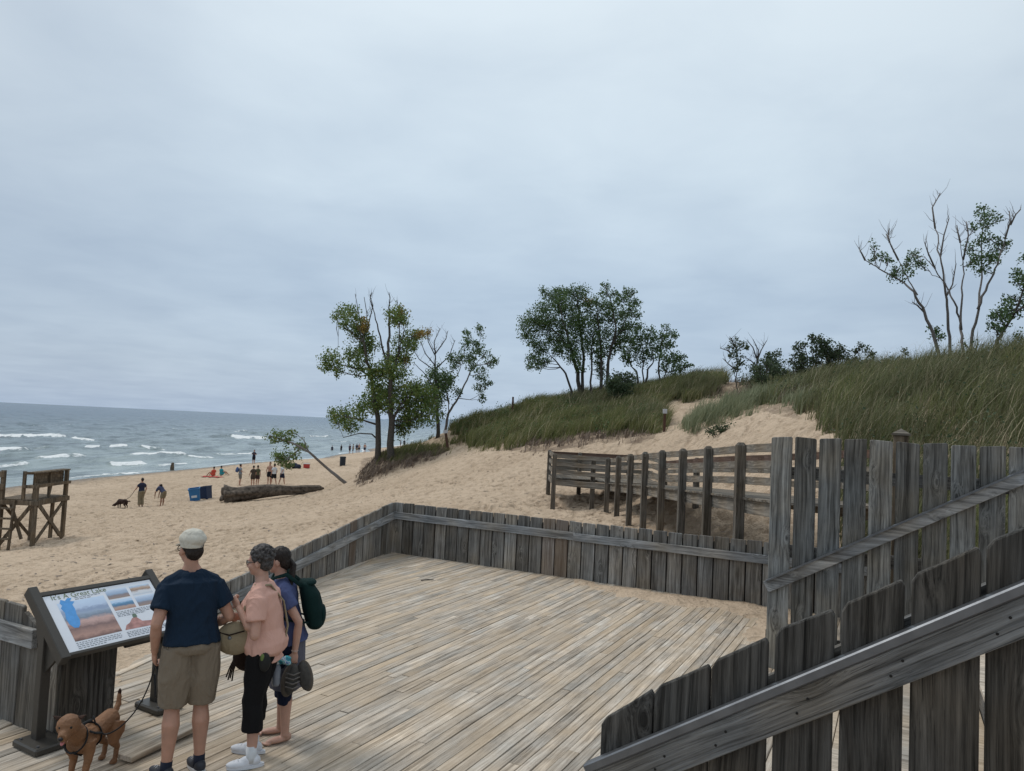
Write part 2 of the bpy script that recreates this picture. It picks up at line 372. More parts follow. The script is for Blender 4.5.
def leaf_mat(name, cols, trans=.38):
    m, nt, N, L, B = mat_new(name)
    rnd = N.new('ShaderNodeNewGeometry').outputs['Random Per Island']
    tc = N.new('ShaderNodeTexCoord').outputs['Object']; n = noise(N, L, tc, .9, 2)
    k = len(cols); c = ramp(N, L, math_(N, L, 'FRACT', math_(N, L, 'ADD', rnd, math_(N, L, 'MULTIPLY', n, .35))), [(i/(k-1), c_) for i, c_ in enumerate(cols)])
    L.new(c, B.inputs['Base Color']); B.inputs['Roughness'].default_value = .55; B.inputs['Specular IOR Level'].default_value = .3
    if trans:
        t = N.new('ShaderNodeBsdfTranslucent'); L.new(c, t.inputs[0]); ms = N.new('ShaderNodeMixShader'); ms.inputs[0].default_value = trans
        L.new(B.outputs[0], ms.inputs[1]); L.new(t.outputs[0], ms.inputs[2]); L.new(ms.outputs[0], nt.nodes['Material Output'].inputs[0])
    return m
M['leaf_fall'] = leaf_mat('cottonwood leaves turning', [(.09, .15, .045), (.125, .20, .055), (.165, .24, .07), (.11, .18, .05), (.24, .25, .075), (.10, .165, .05)])
M['leaf'] = leaf_mat('cottonwood leaves green', [(.065, .11, .045), (.09, .15, .06), (.12, .19, .065), (.07, .115, .05)])
M['leaf_yel'] = leaf_mat('yellow orange leaves', [(.36, .27, .07), (.24, .22, .06), (.38, .22, .08), (.15, .17, .05)])
M['leaf_dark'] = leaf_mat('dark shrub leaves', [(.05, .078, .04), (.068, .10, .05), (.09, .12, .062)])
M['bark'] = simple('grey bark', (.075, .068, .06), .95, .4, 18, .6)
M['bark_pale'] = simple('pale cottonwood bark', (.17, .155, .145), .95, .3, 18, .5)
M['grass'] = leaf_mat('dune grass', [(.13, .155, .05), (.18, .195, .065), (.11, .13, .045), (.32, .28, .15), (.145, .175, .055)], .3)
M['grass_dark'] = leaf_mat('dark dune grass', [(.125, .14, .062), (.17, .18, .078), (.10, .11, .052), (.28, .245, .145)], .3)
M['grass_blue'] = leaf_mat('blue green marram', [(.17, .20, .11), (.22, .245, .14), (.33, .33, .21)], .3)
M['straw'] = leaf_mat('straw stems', [(.42, .35, .22), (.52, .45, .30), (.34, .29, .18)], .2)
M['twig'] = leaf_mat('dry twigs and roots', [(.11, .08, .06), (.19, .14, .105), (.27, .21, .16), (.09, .065, .05)], 0)
def skin_mat(name, c):
    m, nt, N, L, B = mat_new(name)
    tc = N.new('ShaderNodeTexCoord').outputs['Object']; n = noise(N, L, tc, 14, 4)
    L.new(ramp(N, L, n, [(.3, tuple(x*.86 for x in c)), (.7, (c[0]*1.08, c[1]*1.04, c[2]*1.03))]), B.inputs['Base Color'])
    B.inputs['Roughness'].default_value = .55; B.inputs['Subsurface Weight'].default_value = .08
    B.inputs['Subsurface Radius'].default_value = (.02, .008, .004); B.inputs['Subsurface Scale'].default_value = .3
    return m
M['skin'] = skin_mat('skin', (.42, .235, .165)); M['skin2'] = skin_mat('pale skin', (.47, .28, .21)); M['skin3'] = skin_mat('tan skin', (.30, .165, .11))
M['hair_dark'] = simple('dark brown hair', (.018, .013, .011), .5, .5, 60, .8)
M['hair_grey'] = simple('grey streaked hair', (.055, .050, .049), .55, .85, 55, 1.0)

# ---------------------------------------------------------------- numpy noise
_P = NR.permutation(512); _P = np.concatenate([_P, _P]); _A = NR.rand(512)*2*pi; _GX = np.cos(_A); _GY = np.sin(_A)
def perlin(x, y):
    xi = np.floor(x).astype(int); yi = np.floor(y).astype(int); xf = x-xi; yf = y-yi
    u = xf*xf*xf*(xf*(xf*6-15)+10); v = yf*yf*yf*(yf*(yf*6-15)+10)
    def g(a, b):
        h = _P[(_P[(xi+a) & 511]+yi+b) & 511]; return _GX[h]*(xf-a)+_GY[h]*(yf-b)
    n0 = g(0, 0)*(1-u)+g(1, 0)*u; n1 = g(0, 1)*(1-u)+g(1, 1)*u
    return (n0*(1-v)+n1*v)*1.5
def fbm(x, y, o=4):
    s = 0; a = 1; t = 0
    for i in range(o): s = s+a*perlin(x*2**i+17*i, y*2**i-9*i); t += a; a *= .5
    return s/t

# ---------------------------------------------------------------- terrain
ZW = -3.66
shore_pts = [(-60, -200), (-52, -60), (-44, 10), (-39.5, 65), (-37.5, 75), (-36, 90), (-35, 105), (-32, 140), (-28, 185), (-26, 270), (-10, 600), (200, 1500)]
_sy = np.array([p[1] for p in shore_pts]); _sx = np.array([p[0] for p in shore_pts])
def shore_d(x, y): return x-np.interp(y, _sy, _sx)
CP = []
def cpx(px, py, Y, dz=0.0):
    p = D(px, py, Y); CP.append((p.x, p.y, p.z+dz))
for a in [(62, 538, 29), (0, 549, 28), (140, 507, 43.7), (240, 484.5, 61), (233, 502, 48), (325, 487, 54), (391, 500, 32), (450, 490, 30),
          (500, 500, 24), (549, 491, 28), (557, 510, 25.5), (611, 513, 24), (600, 502, 25.5), (720, 530, 18.5), (660, 478, 29), (500, 470, 34),
          (449, 457, 46), (362, 479, 45.5), (400, 474, 42), (349, 485, 48), (379, 452, 46.5), (392, 455, 46.2), (430, 449, 46.8), (455, 447, 45),
          (425, 466, 42), (500, 447, 40), (544, 444, 37), (579, 434, 38), (601, 436, 35), (637, 436, 33), (661, 431, 34),
          (667, 435, 32), (685, 411, 38), (700, 394, 43), (680, 432, 30), (720, 432, 27), (760, 412, 27), (800, 425, 22), (826, 437, 19.5)]: cpx(*a)
for a in [(450, 429, 50), (475, 424, 50), (500, 419, 49), (530, 410, 49), (575, 402, 48), (620, 400, 47), (665, 390, 46), (700, 382, 45), (722, 384, 44),
          (745, 392, 42), (775, 392, 39), (800, 385, 36), (850, 381, 33), (900, 381, 31), (950, 381, 30), (1024, 375, 29), (1100, 370, 29)]: cpx(*a)
CP += [(-31, 76, -3.28), (-26, 60, -3.15), (-30, 92, -3.25), (-27, 106, -3.15), (-25, 140, -3.2), (-34, 56, -3.4), (-36, 34, -3.4), (-33, 66, -3.35), (-40, 10, -3.5)]
CP += [(-4.35, 8, -.08), (-4.4, 9, -.15), (-4.2, 6.9, -.12), (-5.5, 8, -.4), (-6, 11, -.75), (-9, 15, -1.3), (-12, 20, -1.8), (-4.4, 11, -.6), (-3.4, 15, -.6), (-8, 5, -.6),
       (-15, 10, -1.7), (-12, 0, -1), (-25, 20, -2.7), (-30, 40, -3.1), (0, 15, -.35), (3, 14, -.2), (4.5, 13, -.1),
       (9, 17, 2.2), (10, 14, 2.0), (14, 16, 3.2), (8, 12, 1.2), (6, 10, .4), (5, 14, .2), (6.5, 17, 1.0), (6, 21, 1.0), (5.6, 9, .0), (12, 8, 1.6), (12, 2, 1.5), (20, 25, 6.6), (30, 30, 8), (20, 0, 3.5),
       (0, 65, 2.2), (10, 65, 4.2), (20, 60, 5.2), (30, 60, 5.8), (40, 40, 7.2), (-9, 56, -.6), (-12, 70, -2.2), (-22, 110, -3.2), (0, 120, 1.5), (30, 120, 5), (-12, 160, -2.6), (20, 160, 3), (-18, 160, -3.0),
       (0, 8, -.4), (3, 5, -.4), (0, 0, -.45), (0, -10, -.2), (-3, 3, -.4), (-3, 12, -.45), (1, 12, -.4), (4, 10, -.4), (7, 6, -.2), (5, 2, -.3), (-30, -30, -2.5), (20, -30, 3), (60, 60, 8), (60, 0, 6), (60, 150, 6)]
CPa = np.array(CP)
def _tps():
    n = len(CPa); X = CPa[:, :2]
    d = np.sqrt(((X[:, None]-X[None])**2).sum(2)); K = np.where(d > 0, d, 0)          # |r| kernel: no overshoot
    K = -K; Pm = np.c_[np.ones(n), X]
    A_ = np.zeros((n+3, n+3)); A_[:n, :n] = K-np.eye(n)*.05; A_[:n, n:] = Pm; A_[n:, :n] = Pm.T
    b = np.zeros(n+3); b[:n] = CPa[:, 2]
    return np.linalg.solve(A_, b)
_W = _tps()
def base_h(x, y):
    out = np.empty(x.shape)
    for i in range(0, len(x), 40000):
        xx = x[i:i+40000]; yy = y[i:i+40000]
        d = np.sqrt((xx[:, None]-CPa[None, :, 0])**2+(yy[:, None]-CPa[None, :, 1])**2+.15)
        out[i:i+40000] = (-d)@_W[:-3]+_W[-3]+_W[-2]*xx+_W[-1]*yy
    r = np.hypot(x, y); k = np.clip((r-150)/150, 0, 1); out = out*(1-k)+k*4.0
    d = shore_d(x, y)
    cap = ZW+.085*d+.012*np.clip(d, 0, None)**2*np.clip((d-6)/20, 0, 1)
    cap = np.where(d < 0, ZW+.10*d, cap)
    kk = .25; hh = np.clip(.5+.5*(cap-out)/kk, 0, 1); out = cap*(1-hh)+out*hh-kk*hh*(1-hh)
    return np.maximum(out, -9)
def foot(x, y):
    n = fbm(x*2.1, y*2.1, 3); m = perlin(x*4.7+5, y*4.7)
    k = perlin(x*1.3-8, y*1.3+3)
    h = -.20*np.clip(n-.05, 0, .35)+.07*np.clip(-n-.1, 0, .4)-.11*np.clip(m-.12, 0, .4)-.12*np.clip(k-.25, 0, .3)
    for cs, dep, rad, pr, sd in ((.50, .13, .15, .9, 3), (.83, .17, .23, .75, 71), (.31, .085, .10, .7, 131)):
        gx = np.floor(x/cs); gy = np.floor(y/cs); pit = np.zeros(x.shape)
        for ox in (-1, 0, 1):
            for oy in (-1, 0, 1):
                cx = (gx+ox).astype(int); cy = (gy+oy).astype(int); hsh = _P[(_P[(cx+sd) & 511]+cy) & 511]; h2 = _P[(hsh+sd) & 511]; h3 = _P[(h2+7) & 511]
                px_ = (cx+.5+(hsh/511.-.5)*.9)*cs; py_ = (cy+.5+(h2/511.-.5)*.9)*cs; a_ = h3/511.*6.283
                dx = (x-px_)*np.cos(a_)+(y-py_)*np.sin(a_); dy = -(x-px_)*np.sin(a_)+(y-py_)*np.cos(a_)
                q = np.sqrt((dx/rad)**2+(dy/(rad*.62))**2); on_ = ((h2*13+hsh*7) % 100) < pr*100
                pit = np.where(on_, np.minimum(pit, -dep*np.clip(1-q**2, 0, 1))+dep*.35*np.exp(-((q-1.25)/.28)**2)*(pit == 0), pit)
        h = h+pit
    return h+.06*fbm(x*.25, y*.25, 2)
def keep_flat(x, y):                                   # under / beside the deck stay low
    uu = (x+2.27)*.889-(y-15.26)*.457; vv = (x+2.27)*.457+(y-15.26)*.889
    return 1.0
def H(x, y): 
    X = np.array([float(x)]); Y = np.array([float(y)]); return float(base_h(X, Y)[0])
def terrain():
    az = []
    a = -180.0
    th = np.concatenate([np.linspace(-180, -50, 60, endpoint=False), np.linspace(-50, 50, 1000, endpoint=False), np.linspace(50, 180, 60, endpoint=False)])
    th = np.radians(th); rr = np.concatenate([[.3], np.exp(np.linspace(math.log(1.5), math.log(5), 12, endpoint=False)), np.exp(np.linspace(math.log(5), math.log(90), 950, endpoint=False)),
                                                np.exp(np.linspace(math.log(90), math.log(900), 90)), [3000, 20000]])
    T, Rr = np.meshgrid(th, rr); x = (np.sin(T)*Rr).ravel(); y = (np.cos(T)*Rr).ravel()
    z = base_h(x, y); r = np.hypot(x, y)
    d = shore_d(x, y); dry = np.clip((d-1.5)/4, 0, 1)
    pathz = np.clip(1-np.abs(fbm(x*.16+4, y*.16, 2))*1.5, .45, 1)
    z += foot(x, y)*pathz*dry*np.clip((150-r)/60, 0, 1)
    z += .12*fbm(x*.5, y*.5, 3)*np.clip((x-2)/8, 0, 1)*np.clip((y-16)/6, 0, 1)
    # never poke through the deck
    ins = (((x+2.27)*.457+(y-15.26)*.889) < .1) & (x > -4.3+.0*(y)) & (((x+2.27)*.98-(y-15.26)*.185) > -.35) & (r < 30) & (x < 6)
    z = np.where(ins, np.minimum(z, -.28), z)
    nt_, nr_ = len(th), len(rr)
    idx = np.arange(nt_*nr_).reshape(nr_, nt_)
    a_ = idx[:-1, :]; b_ = np.roll(idx, -1, 1)[:-1, :]; c_ = np.roll(idx, -1, 1)[1:, :]; d_ = idx[1:, :]
    Q = np.stack([a_, d_, c_, b_], -1).reshape(-1, 4)
    V = np.stack([x, y, z], 1)
    o = np_mesh('sand_ground', V, Q, M['sand'], True)
    wet = np.clip(1-(z-ZW)/.28, 0, 1)*(r < 900)
    at = o.data.attributes.new('wet', 'FLOAT', 'POINT'); at.data.foreach_set('value', wet.astype(np.float32))
    # dark litter of roots and dead leaves at the foot of the dune grass and on the mound
    u, v = project(V); inb = (y > 20) & (r < 90)
    nn = fbm(x*.9, y*.9, 3)
    lit = np.zeros(len(x))
    for poly, w in LITTER: lit = np.maximum(lit, w*inpoly(u, v, poly))
    lit = lit*inb*np.clip(.75+nn*1.6, 0, 1)
    at = o.data.attributes.new('litter', 'FLOAT', 'POINT'); at.data.foreach_set('value', lit.astype(np.float32))
    tag(o, kind='structure'); return o
def inpoly(u, v, poly):
    ins = np.zeros(len(u), bool); n = len(poly)
    for i in range(n):
        x1, y1 = poly[i]; x2, y2 = poly[(i+1) % n]
        if y1 == y2: continue
        c = ((y1 > v) != (y2 > v)) & (u < (x2-x1)*(v-y1)/(y2-y1)+x1); ins ^= c
    return ins.astype(float)
G_LEFT = [(447, 425), (452, 400), (500, 395), (560, 380), (640, 370), (690, 358), (722, 362), (722, 385), (700, 392), (690, 402), (668, 400), (655, 408), (664, 430), (650, 434), (634, 428), (610, 434), (590, 432), (560, 440), (530, 443), (500, 447), (478, 449), (462, 440)]
G_RIGHT = [(766, 402), (755, 392), (738, 382), (740, 366), (800, 350), (900, 350), (1400, 330), (1400, 640), (880, 640), (828, 520), (826, 436), (812, 415), (790, 404)]
LITTER = [([(520, 440), (600, 424), (660, 428), (650, 445), (600, 442), (560, 450), (530, 452), (500, 450)], .65), ([(355, 485), (362, 460), (372, 448), (440, 443), (446, 450), (438, 458), (400, 470), (375, 478)], .55),
          ([(668, 402), (690, 395), (770, 370), (790, 385), (800, 420), (780, 415), (740, 405), (715, 392)], .5), (G_LEFT, .75), (G_RIGHT, .75)]
terrain_o = terrain()
bvh = BVHTree.FromObject(terrain_o, bpy.context.evaluated_depsgraph_get())
def on(px, py, near=0.0):
    d = ray(px, py).normalized(); hit = bvh.ray_cast(CAM+d*near, d)
    return hit[0] if hit[0] is not None else D(px, py, 60)
def drop(x, y):
    hit = bvh.ray_cast(Vector((x, y, 60)), Vector((0, 0, -1))); return hit[0] if hit[0] is not None else Vector((x, y, 0))

# ---------------------------------------------------------------- lake
BREAK = [  # crest from pixel to pixel, height, foam, width
 ((-30, 435), (70, 437.5), .5, 1.0, 2.6), ((72, 438.5), (98, 439.5), .3, .8, 1.6), ((-30, 451), (35, 453), .5, 1.0, 1.8), ((36, 449), (78, 448), .45, .0, 1.6),
 ((32, 459), (88, 458), .3, .9, 1.2), ((84, 447.5), (102, 448), .4, .85, 1.4), ((108, 448), (129, 448.5), .4, .95, 1.5), ((138, 449), (160, 449), .3, .8, 1.3),
 ((125, 456.5), (187, 456), .35, 1.0, 1.5), ((106, 464), (148, 463.5), .3, 1.0, 1.0), ((185, 458), (212, 457.5), .2, .6, .9), ((209, 436.5), (226, 437), .7, .0, 3.0),
 ((225, 437.5), (268, 438.5), .6, 1.0, 3.0), ((236, 432), (246, 432.5), .7, .8, 3.5), ((246, 433), (268, 434), .6, .2, 3.0), ((214, 455), (262, 453), .2, .65, 1.2), ((102, 474.5), (114, 474.6), .1, .8, .6),
 ((120, 474), (138, 473), .1, .9, .6), ((282, 433), (300, 434), .4, .4, 3), ((310, 436), (330, 437), .4, .6, 3), ((395, 433), (408, 434), .5, .7, 4), ((278, 439), (290, 439.5), .3, .5, 2),
 ((-20, 464), (30, 463), .2, .5, 1.0), ((150, 466), (200, 462), .12, .5, .8), ((330, 441), (350, 442), .3, .5, 2), ((16, 425), (40, 425.6), .5, .25, 4), ((170, 430), (190, 431), .5, .3, 4), ((60, 426), (80, 427), .5, .3, 4), ((410, 440), (428, 441), .3, .5, 2.5)]
def lake():
    th = np.radians(np.concatenate([np.linspace(-110, -40, 60, endpoint=False), np.linspace(-40, 2, 900), np.linspace(3, 20, 20)]))
    rr = np.concatenate([np.linspace(25, 45, 12, endpoint=False), 1/np.linspace(1/45., 1/1500., 620), [2500, 5000, 10000, 20000, 40000]])
    T, Rr = np.meshgrid(th, rr); x = (np.sin(T)*Rr).ravel(); y = (np.cos(T)*Rr).ravel(); r = Rr.ravel()
    d = -shore_d(x, y); amp = np.clip(d/12, 0, 1)*np.clip((1200-r)/600, 0, 1)
    # swell running in toward the beach, crests along the shore
    n = perlin(x*.11, y*.035)*.55+perlin(x*.30+9, y*.11)*.28+perlin(x*.75, y*.35)*.13
    z = ZW+amp*(n*.95)
    foam = np.zeros(len(x))
    for (a, b, h, fo, w) in BREAK:
        A_ = G(*a, z=ZW); B_ = G(*b, z=ZW); ab = np.array([B_.x-A_.x, B_.y-A_.y]); Ln = np.hypot(*ab); ab /= Ln
        rx = x-A_.x; ry = y-A_.y; t = rx*ab[0]+ry*ab[1]; s = rx*(-ab[1])+ry*ab[0]
        s = s+perlin(t*.12+a[0], t*0+3.3)*w*1.2
        e = np.clip(t/(.12*Ln+.01), 0, 1)*np.clip((Ln-t)/(.12*Ln+.01), 0, 1)
        pr = np.exp(-(s/w)**2)
        rag = .85+.8*perlin(t*.55+a[0], s*.5+a[1])+.4*perlin(t*1.9, s*1.7)
        z += h*e*pr
        foam = np.maximum(foam, np.clip(fo*e*rag, 0, 1)*np.exp(-np.abs((s+.5*w)/(w*.9))**2)*1.15)
    # swash edge
    near = (r < 420) & (np.abs(d) < 14); tb = np.full(len(x), -9.0); tb[near] = base_h(x[near], y[near])-ZW
    foam = np.maximum(foam, (.62+.9*perlin(x*.12, y*.05))*np.exp(-((tb+.10+perlin(x*.3, y*.12)*.10)/.045)**2)*near)
    idx = np.arange(len(th)*len(rr)).reshape(len(rr), len(th))
    Q = np.stack([idx[:-1, :-1], idx[1:, :-1], idx[1:, 1:], idx[:-1, 1:]], -1).reshape(-1, 4)
    o = np_mesh('lake_water', np.stack([x, y, z], 1), Q, M['water'], True)
    at = o.data.attributes.new('foam', 'FLOAT', 'POINT'); at.data.foreach_set('value', foam.astype(np.float32))
    dep = np.exp(-np.clip(d, 0, None)/110)*.8
    at = o.data.attributes.new('depth', 'FLOAT', 'POINT'); at.data.foreach_set('value', dep.astype(np.float32))
    tag(o, kind='structure')
lake()
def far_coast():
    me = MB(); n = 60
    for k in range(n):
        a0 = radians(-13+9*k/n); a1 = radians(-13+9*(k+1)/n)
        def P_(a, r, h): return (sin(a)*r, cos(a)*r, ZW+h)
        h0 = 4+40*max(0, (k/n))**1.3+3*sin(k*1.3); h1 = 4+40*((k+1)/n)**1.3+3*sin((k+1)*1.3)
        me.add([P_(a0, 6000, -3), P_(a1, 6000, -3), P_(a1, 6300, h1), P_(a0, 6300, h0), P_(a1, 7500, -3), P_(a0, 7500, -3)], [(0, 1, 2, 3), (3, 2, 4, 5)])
    tag(me.build('far_shore_hills', simple('haze tinted wooded shore', (.22, .29, .36), .9)), kind='structure')  # pale blue grey paints distance haze into the hill colour
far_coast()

# ---------------------------------------------------------------- deck
TH = radians(-27.2); U = Vector((cos(TH), sin(TH), 0)); Vv = Vector((-sin(TH), cos(TH), 0))
CORNER = G(391, 552)
def UV(u, v, z=0.0): return CORNER+U*u+Vv*v+Vector((0, 0, z))
def deck():
    # planks run along v; local x = v direction, local y = -u direction
    mb = MB(); w = .104; u = -2.2
    e0 = (-3.96, 6.2)                            # left edge line of the deck
    # deck edge in (u,v): from corner (0,0) to G(85,692)
    E = G(85, 692)-CORNER; eu, ev = E.dot(U), E.dot(Vv)
    lf = G(15, 723.5)-CORNER; v_lf = lf.dot(Vv)   # line of the left foreground fence
    while u < 9.6:
        um = u+w/2
        if um < 0:
            top = ev*(um/eu) if um > eu*1.08 else v_lf+.02
        else: top = 0.06
        if um < -3.5: top = v_lf+.02
        v = top; first = True
        while v > -18:
            ln = rng.uniform(2.2, 4.2) if not first else rng.uniform(.8, 4.0); first = False
            lo = max(v-ln, -18.2)
            dz = rng.uniform(-.004, .004); g = rng.uniform(.004, .010)
            rz = rng.uniform(-.0012, .0012)
            mb.box(((lo+v)/2, -(um), -.019+dz), (v-lo-.006, w-g, .038), rz=rz)
            v = lo
        u += w
    o = mb.build('deck', M['deck'], bevel=.003)
    o.location = CORNER; o.rotation_euler = (0, 0, atan2(Vv.y, Vv.x)); tag(o, kind='structure')
    # far left part in front of the left foreground fence
    mb = MB(); u = -2.2
    while u > -8:
        um = u-w/2; v = v_lf+.3
        while v > -18:
            ln = rng.uniform(2.2, 4.0); lo = v-ln
            mb.box(((lo+v)/2, -um, -.019+rng.uniform(-.003, .003)), (ln-.006, w-rng.uniform(.004, .01), .038)); v = lo
        u -= w
    o = mb.build('deck', M['deck'], bevel=.003); o.location = CORNER; o.rotation_euler = (0, 0, atan2(Vv.y, Vv.x)); tag(o, kind='structure')
    # strip of ramp planks along the slanting left edge
    E = G(85, 692); d = (E-CORNER); Ln = d.length; ax = d.normalized(); nrm = Vector((-ax.y, ax.x, 0))
    if nrm.x > 0: nrm = -nrm
    mb = MB(); ang = atan2(ax.y, ax.x)
    for k in range(5):
        x0 = .25+k*1.9; x = x0
        x = x0
        while x < Ln+1.0:
            ln = rng.uniform(1.8, 3.4)
            if k == 0: x = max(x, 0.1)
            s = -1 if True else 1
            yy = (.012+.145*k+.07)
            c = CORNER+ax*(x+ln/2)+nrm*yy; z = .012 if k == 0 else -.02-.018*k
            mb.box((x+ln/2, yy if (Matrix.Rotation(ang, 3, 'Z')@Vector((0, 1, 0))).dot(nrm) > 0 else -yy, z-.018), (ln-.006, .138, .036))
            x += ln
    o = mb.build('deck_edge_planks', M['deck'], bevel=.003); o.location = CORNER; o.rotation_euler = (0, 0, ang); tag(o, kind='structure')
deck()
def sand_patch(name, poly, z0, seed, amp=.03, res=.05):
    xs = [p[0] for p in poly]; ys = [p[1] for p in poly]
    gx = np.arange(min(xs), max(xs), res); gy = np.arange(min(ys), max(ys), res)
    X, Y = np.meshgrid(gx, gy); x = X.ravel(); y = Y.ravel()
    # distance to the polygon edge
    dmin = np.full(len(x), 1e9)
    for i in range(len(poly)):
        a = np.array(poly[i]); b = np.array(poly[(i+1) % len(poly)]); ab = b-a; t = np.clip(((x-a[0])*ab[0]+(y-a[1])*ab[1])/(ab@ab), 0, 1)
        dmin = np.minimum(dmin, np.hypot(x-a[0]-t*ab[0], y-a[1]-t*ab[1]))
    ins = inpoly(x, y, poly); sd_ = np.where(ins > 0, dmin, -dmin)
    z = z0+np.clip(sd_*.10, -.08, .09)+amp*fbm(x*2+seed, y*2, 4)+.012*fbm(x*9, y*9, 2)
    idx = np.arange(len(x)).reshape(X.shape)
    Q = np.stack([idx[:-1, :-1], idx[:-1, 1:], idx[1:, 1:], idx[1:, :-1]], -1).reshape(-1, 4)
    zz = z[Q].max(1); Q = Q[zz > -.02]
    o = np_mesh(name, np.stack([x, y, z], 1), Q, M['sand'], True); tag(o, kind='structure')
def W(px, py): p = G(px, py); return (p.x, p.y)
sand_patch('sand_drift', [W(560, 572), W(600, 584), W(660, 592), W(700, 597), W(772, 604), W(790, 640), W(765, 636), W(748, 617), W(716, 608), W(660, 604), W(620, 595), W(580, 582)], .0, 3)
sand_patch('sand_drift', [W(745, 640), W(765, 660), W(800, 640), W(800, 600), W(760, 610)], .0, 8)
sand_patch('sand_drift', [W(85, 676), W(110, 664), W(132, 655), W(158, 645), W(215, 620), W(190, 612), W(60, 655), W(60, 690)], .03, 5)
sand_patch('sand_drift', [W(205, 622), W(235, 612), W(300, 587), W(345, 569), W(378, 556), W(345, 567), W(300, 584), W(240, 607)], .0, 9, .02)

# ---------------------------------------------------------------- fences
def frame(root_loc, ang, name, label, cat='fence', group=None): return empty(name, root_loc, ang, label, cat, group)
def boards(mb, s0, s1, zb, ztf, pitch=.257, gap=.014, th=.04, y=0.0, jit=.012, dog=.0, rot=.006):
    n = max(1, round((s1-s0)/pitch)); p = (s1-s0)/n
    for k in range(n):
        a = s0+k*p+gap/2+rng.uniform(-.002, .002); b = a+p-gap; j = rng.uniform(-jit, jit); za = ztf((a+b)/2)+j; t = rng.uniform(-rot, rot)
        zl, zr = za+t-(ztf(b)-ztf(a))/2, za-t+(ztf(b)-ztf(a))/2
        yj = y+rng.uniform(-.004, .004)
        poly = [(a, zb), (b, zb), (b, zr-.012), (b-.014, zr), (a+.014, zl), (a, zl-.012)]
        mb.prism(poly, yj-th/2, yj+th/2)
# back fence
t = frame(CORNER, TH, 'board_fence', 'long grey board fence with one rail along the far side of the deck')
mb = MB(); boards(mb, 0.0, 9.2, -.45, lambda s: 1.0, gap=.022, jit=.008); mb.build('board_panel', M['fence_v'], t, bevel=.004)
mb = MB(); mb.box((4.6, .032, .24), (9.2, .014, 1.36)); mb.build('gap_shade_sheet', M['screw_gap_shade'], t)  # added near-black sheet, paints shade into the gaps between boards
mb = MB(); mb.box((1.98, -.045, .745), (4.0, .045, .14)); mb.box((5.6, -.05, .735), (3.3, .045, .135)); mb.box((8.2, -.045, .735), (2.0, .045, .135)); mb.build('rail', M['rail_x'], t, bevel=.004)
for s in (.1, 2.5, 4.9, 7.3, 9.0): mb = MB(); mb.box((s, .075, .15), (.09, .09, 1.3)); mb.build('post', M['fence_v'], t)
# left descending fence
Lp = G(315, 579); dl = Lp-CORNER; AL = atan2(dl.y, dl.x); DL = dl.normalized()
t = frame(CORNER, AL, 'board_fence', 'short grey board fence sloping down along the left edge of the deck')
ztl = lambda s: 1.0-.1160*s
mb = MB(); boards(mb, 0.02, 6.0, -.75, ztl, y=0, gap=.022); mb.build('board_panel', M['fence_v'], t, bevel=.004)
yq = -1 if Vector((-DL.y, DL.x, 0)).x > 0 else 1
mb = MB(); mb.prism([(.03, -.75), (6.0, -.75), (6.0, ztl(6)-.08), (.03, .92)], yq*.026, yq*.038); mb.build('gap_shade_sheet', M['screw_gap_shade'], t)  # added dark sheet again, shade for the sloping fence's gaps
mb = MB(); sgn = 1 if True else -1
# rail on the deck side: local +y or -y whichever points to the deck (east)
yl = Vector((-DL.y, DL.x, 0)); sd_ = 1 if yl.x > 0 else -1
mb.bar((.02, sd_*.045, ztl(0)-.26), (6.0, sd_*.045, ztl(6.0)-.26), .045, .14); mb.build('rail', M['rail_x'], t, bevel=.004)
# left foreground fence
P0 = G(15, 723.5); P1 = UV((P0-CORNER).dot(U)+.56, (P0-CORNER).dot(Vv))
t = frame(P1, TH+pi, 'board_fence', 'grey board fence end standing behind the information panel at the left')
mb = MB(); boards(mb, 0.03, 6.2, -.5, lambda s: .955+(.012*sin(s*3)) if s > .45 else .865, gap=.012); mb.build('board_panel', M['fence_v'], t, bevel=.004)
mb = MB(); mb.box((3.15, .05, .74), (5.7, .05, .15)); mb.build('rail', M['rail_x'], t, bevel=.004)
mb = MB(); mb.box((.0, -.10, .175), (.045, .235, 1.35)); mb.box((.003, -.345, .17), (.045, .235, 1.34)); mb.build('end_boards', M['near_v'], t, bevel=.004)  # darker wood here paints the shadowed side of the fence end
# tall fence
T0 = Vector((3.07, 8.84, 0))
t = frame(T0, TH, 'tall_board_fence', 'tall dark grey board fence with a slanting handrail at the right, beyond the steps')
mb = MB(); boards(mb, 0.0, 5.2, -.35, lambda s: 2.67, pitch=.262, gap=.03, jit=.010, rot=.008); mb.build('board_panel', M['tall_v'], t, bevel=.005)
mb = MB()
for z in (.35, 1.35, 2.25): mb.box((2.6, .045, z), (5.2, .045, .14))
mb.build('back_rail', M['near_x'], t)
a = onplane(768, 586, T0, U, -.06); b = onplane(1024, 477, T0, U, -.06)
def loc_s(p, P0): return (p-P0).dot(U), (p-P0).dot(Vv), p.z
sa, ya, za = loc_s(a, T0); sb, yb, zb = loc_s(b, T0); k = (zb-za)/(sb-sa); sa -= .02; za -= .012
mb = MB(); mb.bar((sa, -.06, za), (4.9, -.06, za+k*(4.9-sa)), .05, .13); rl = mb.build('handrail', M['rail_x'], t, bevel=.004)
mb = MB(); mb.bar((sa, -.075, za+.072), (4.9, -.075, za+.072+k*(4.9-sa)), .085, .016); mb.build('handrail_cap', M['metal'], rl)
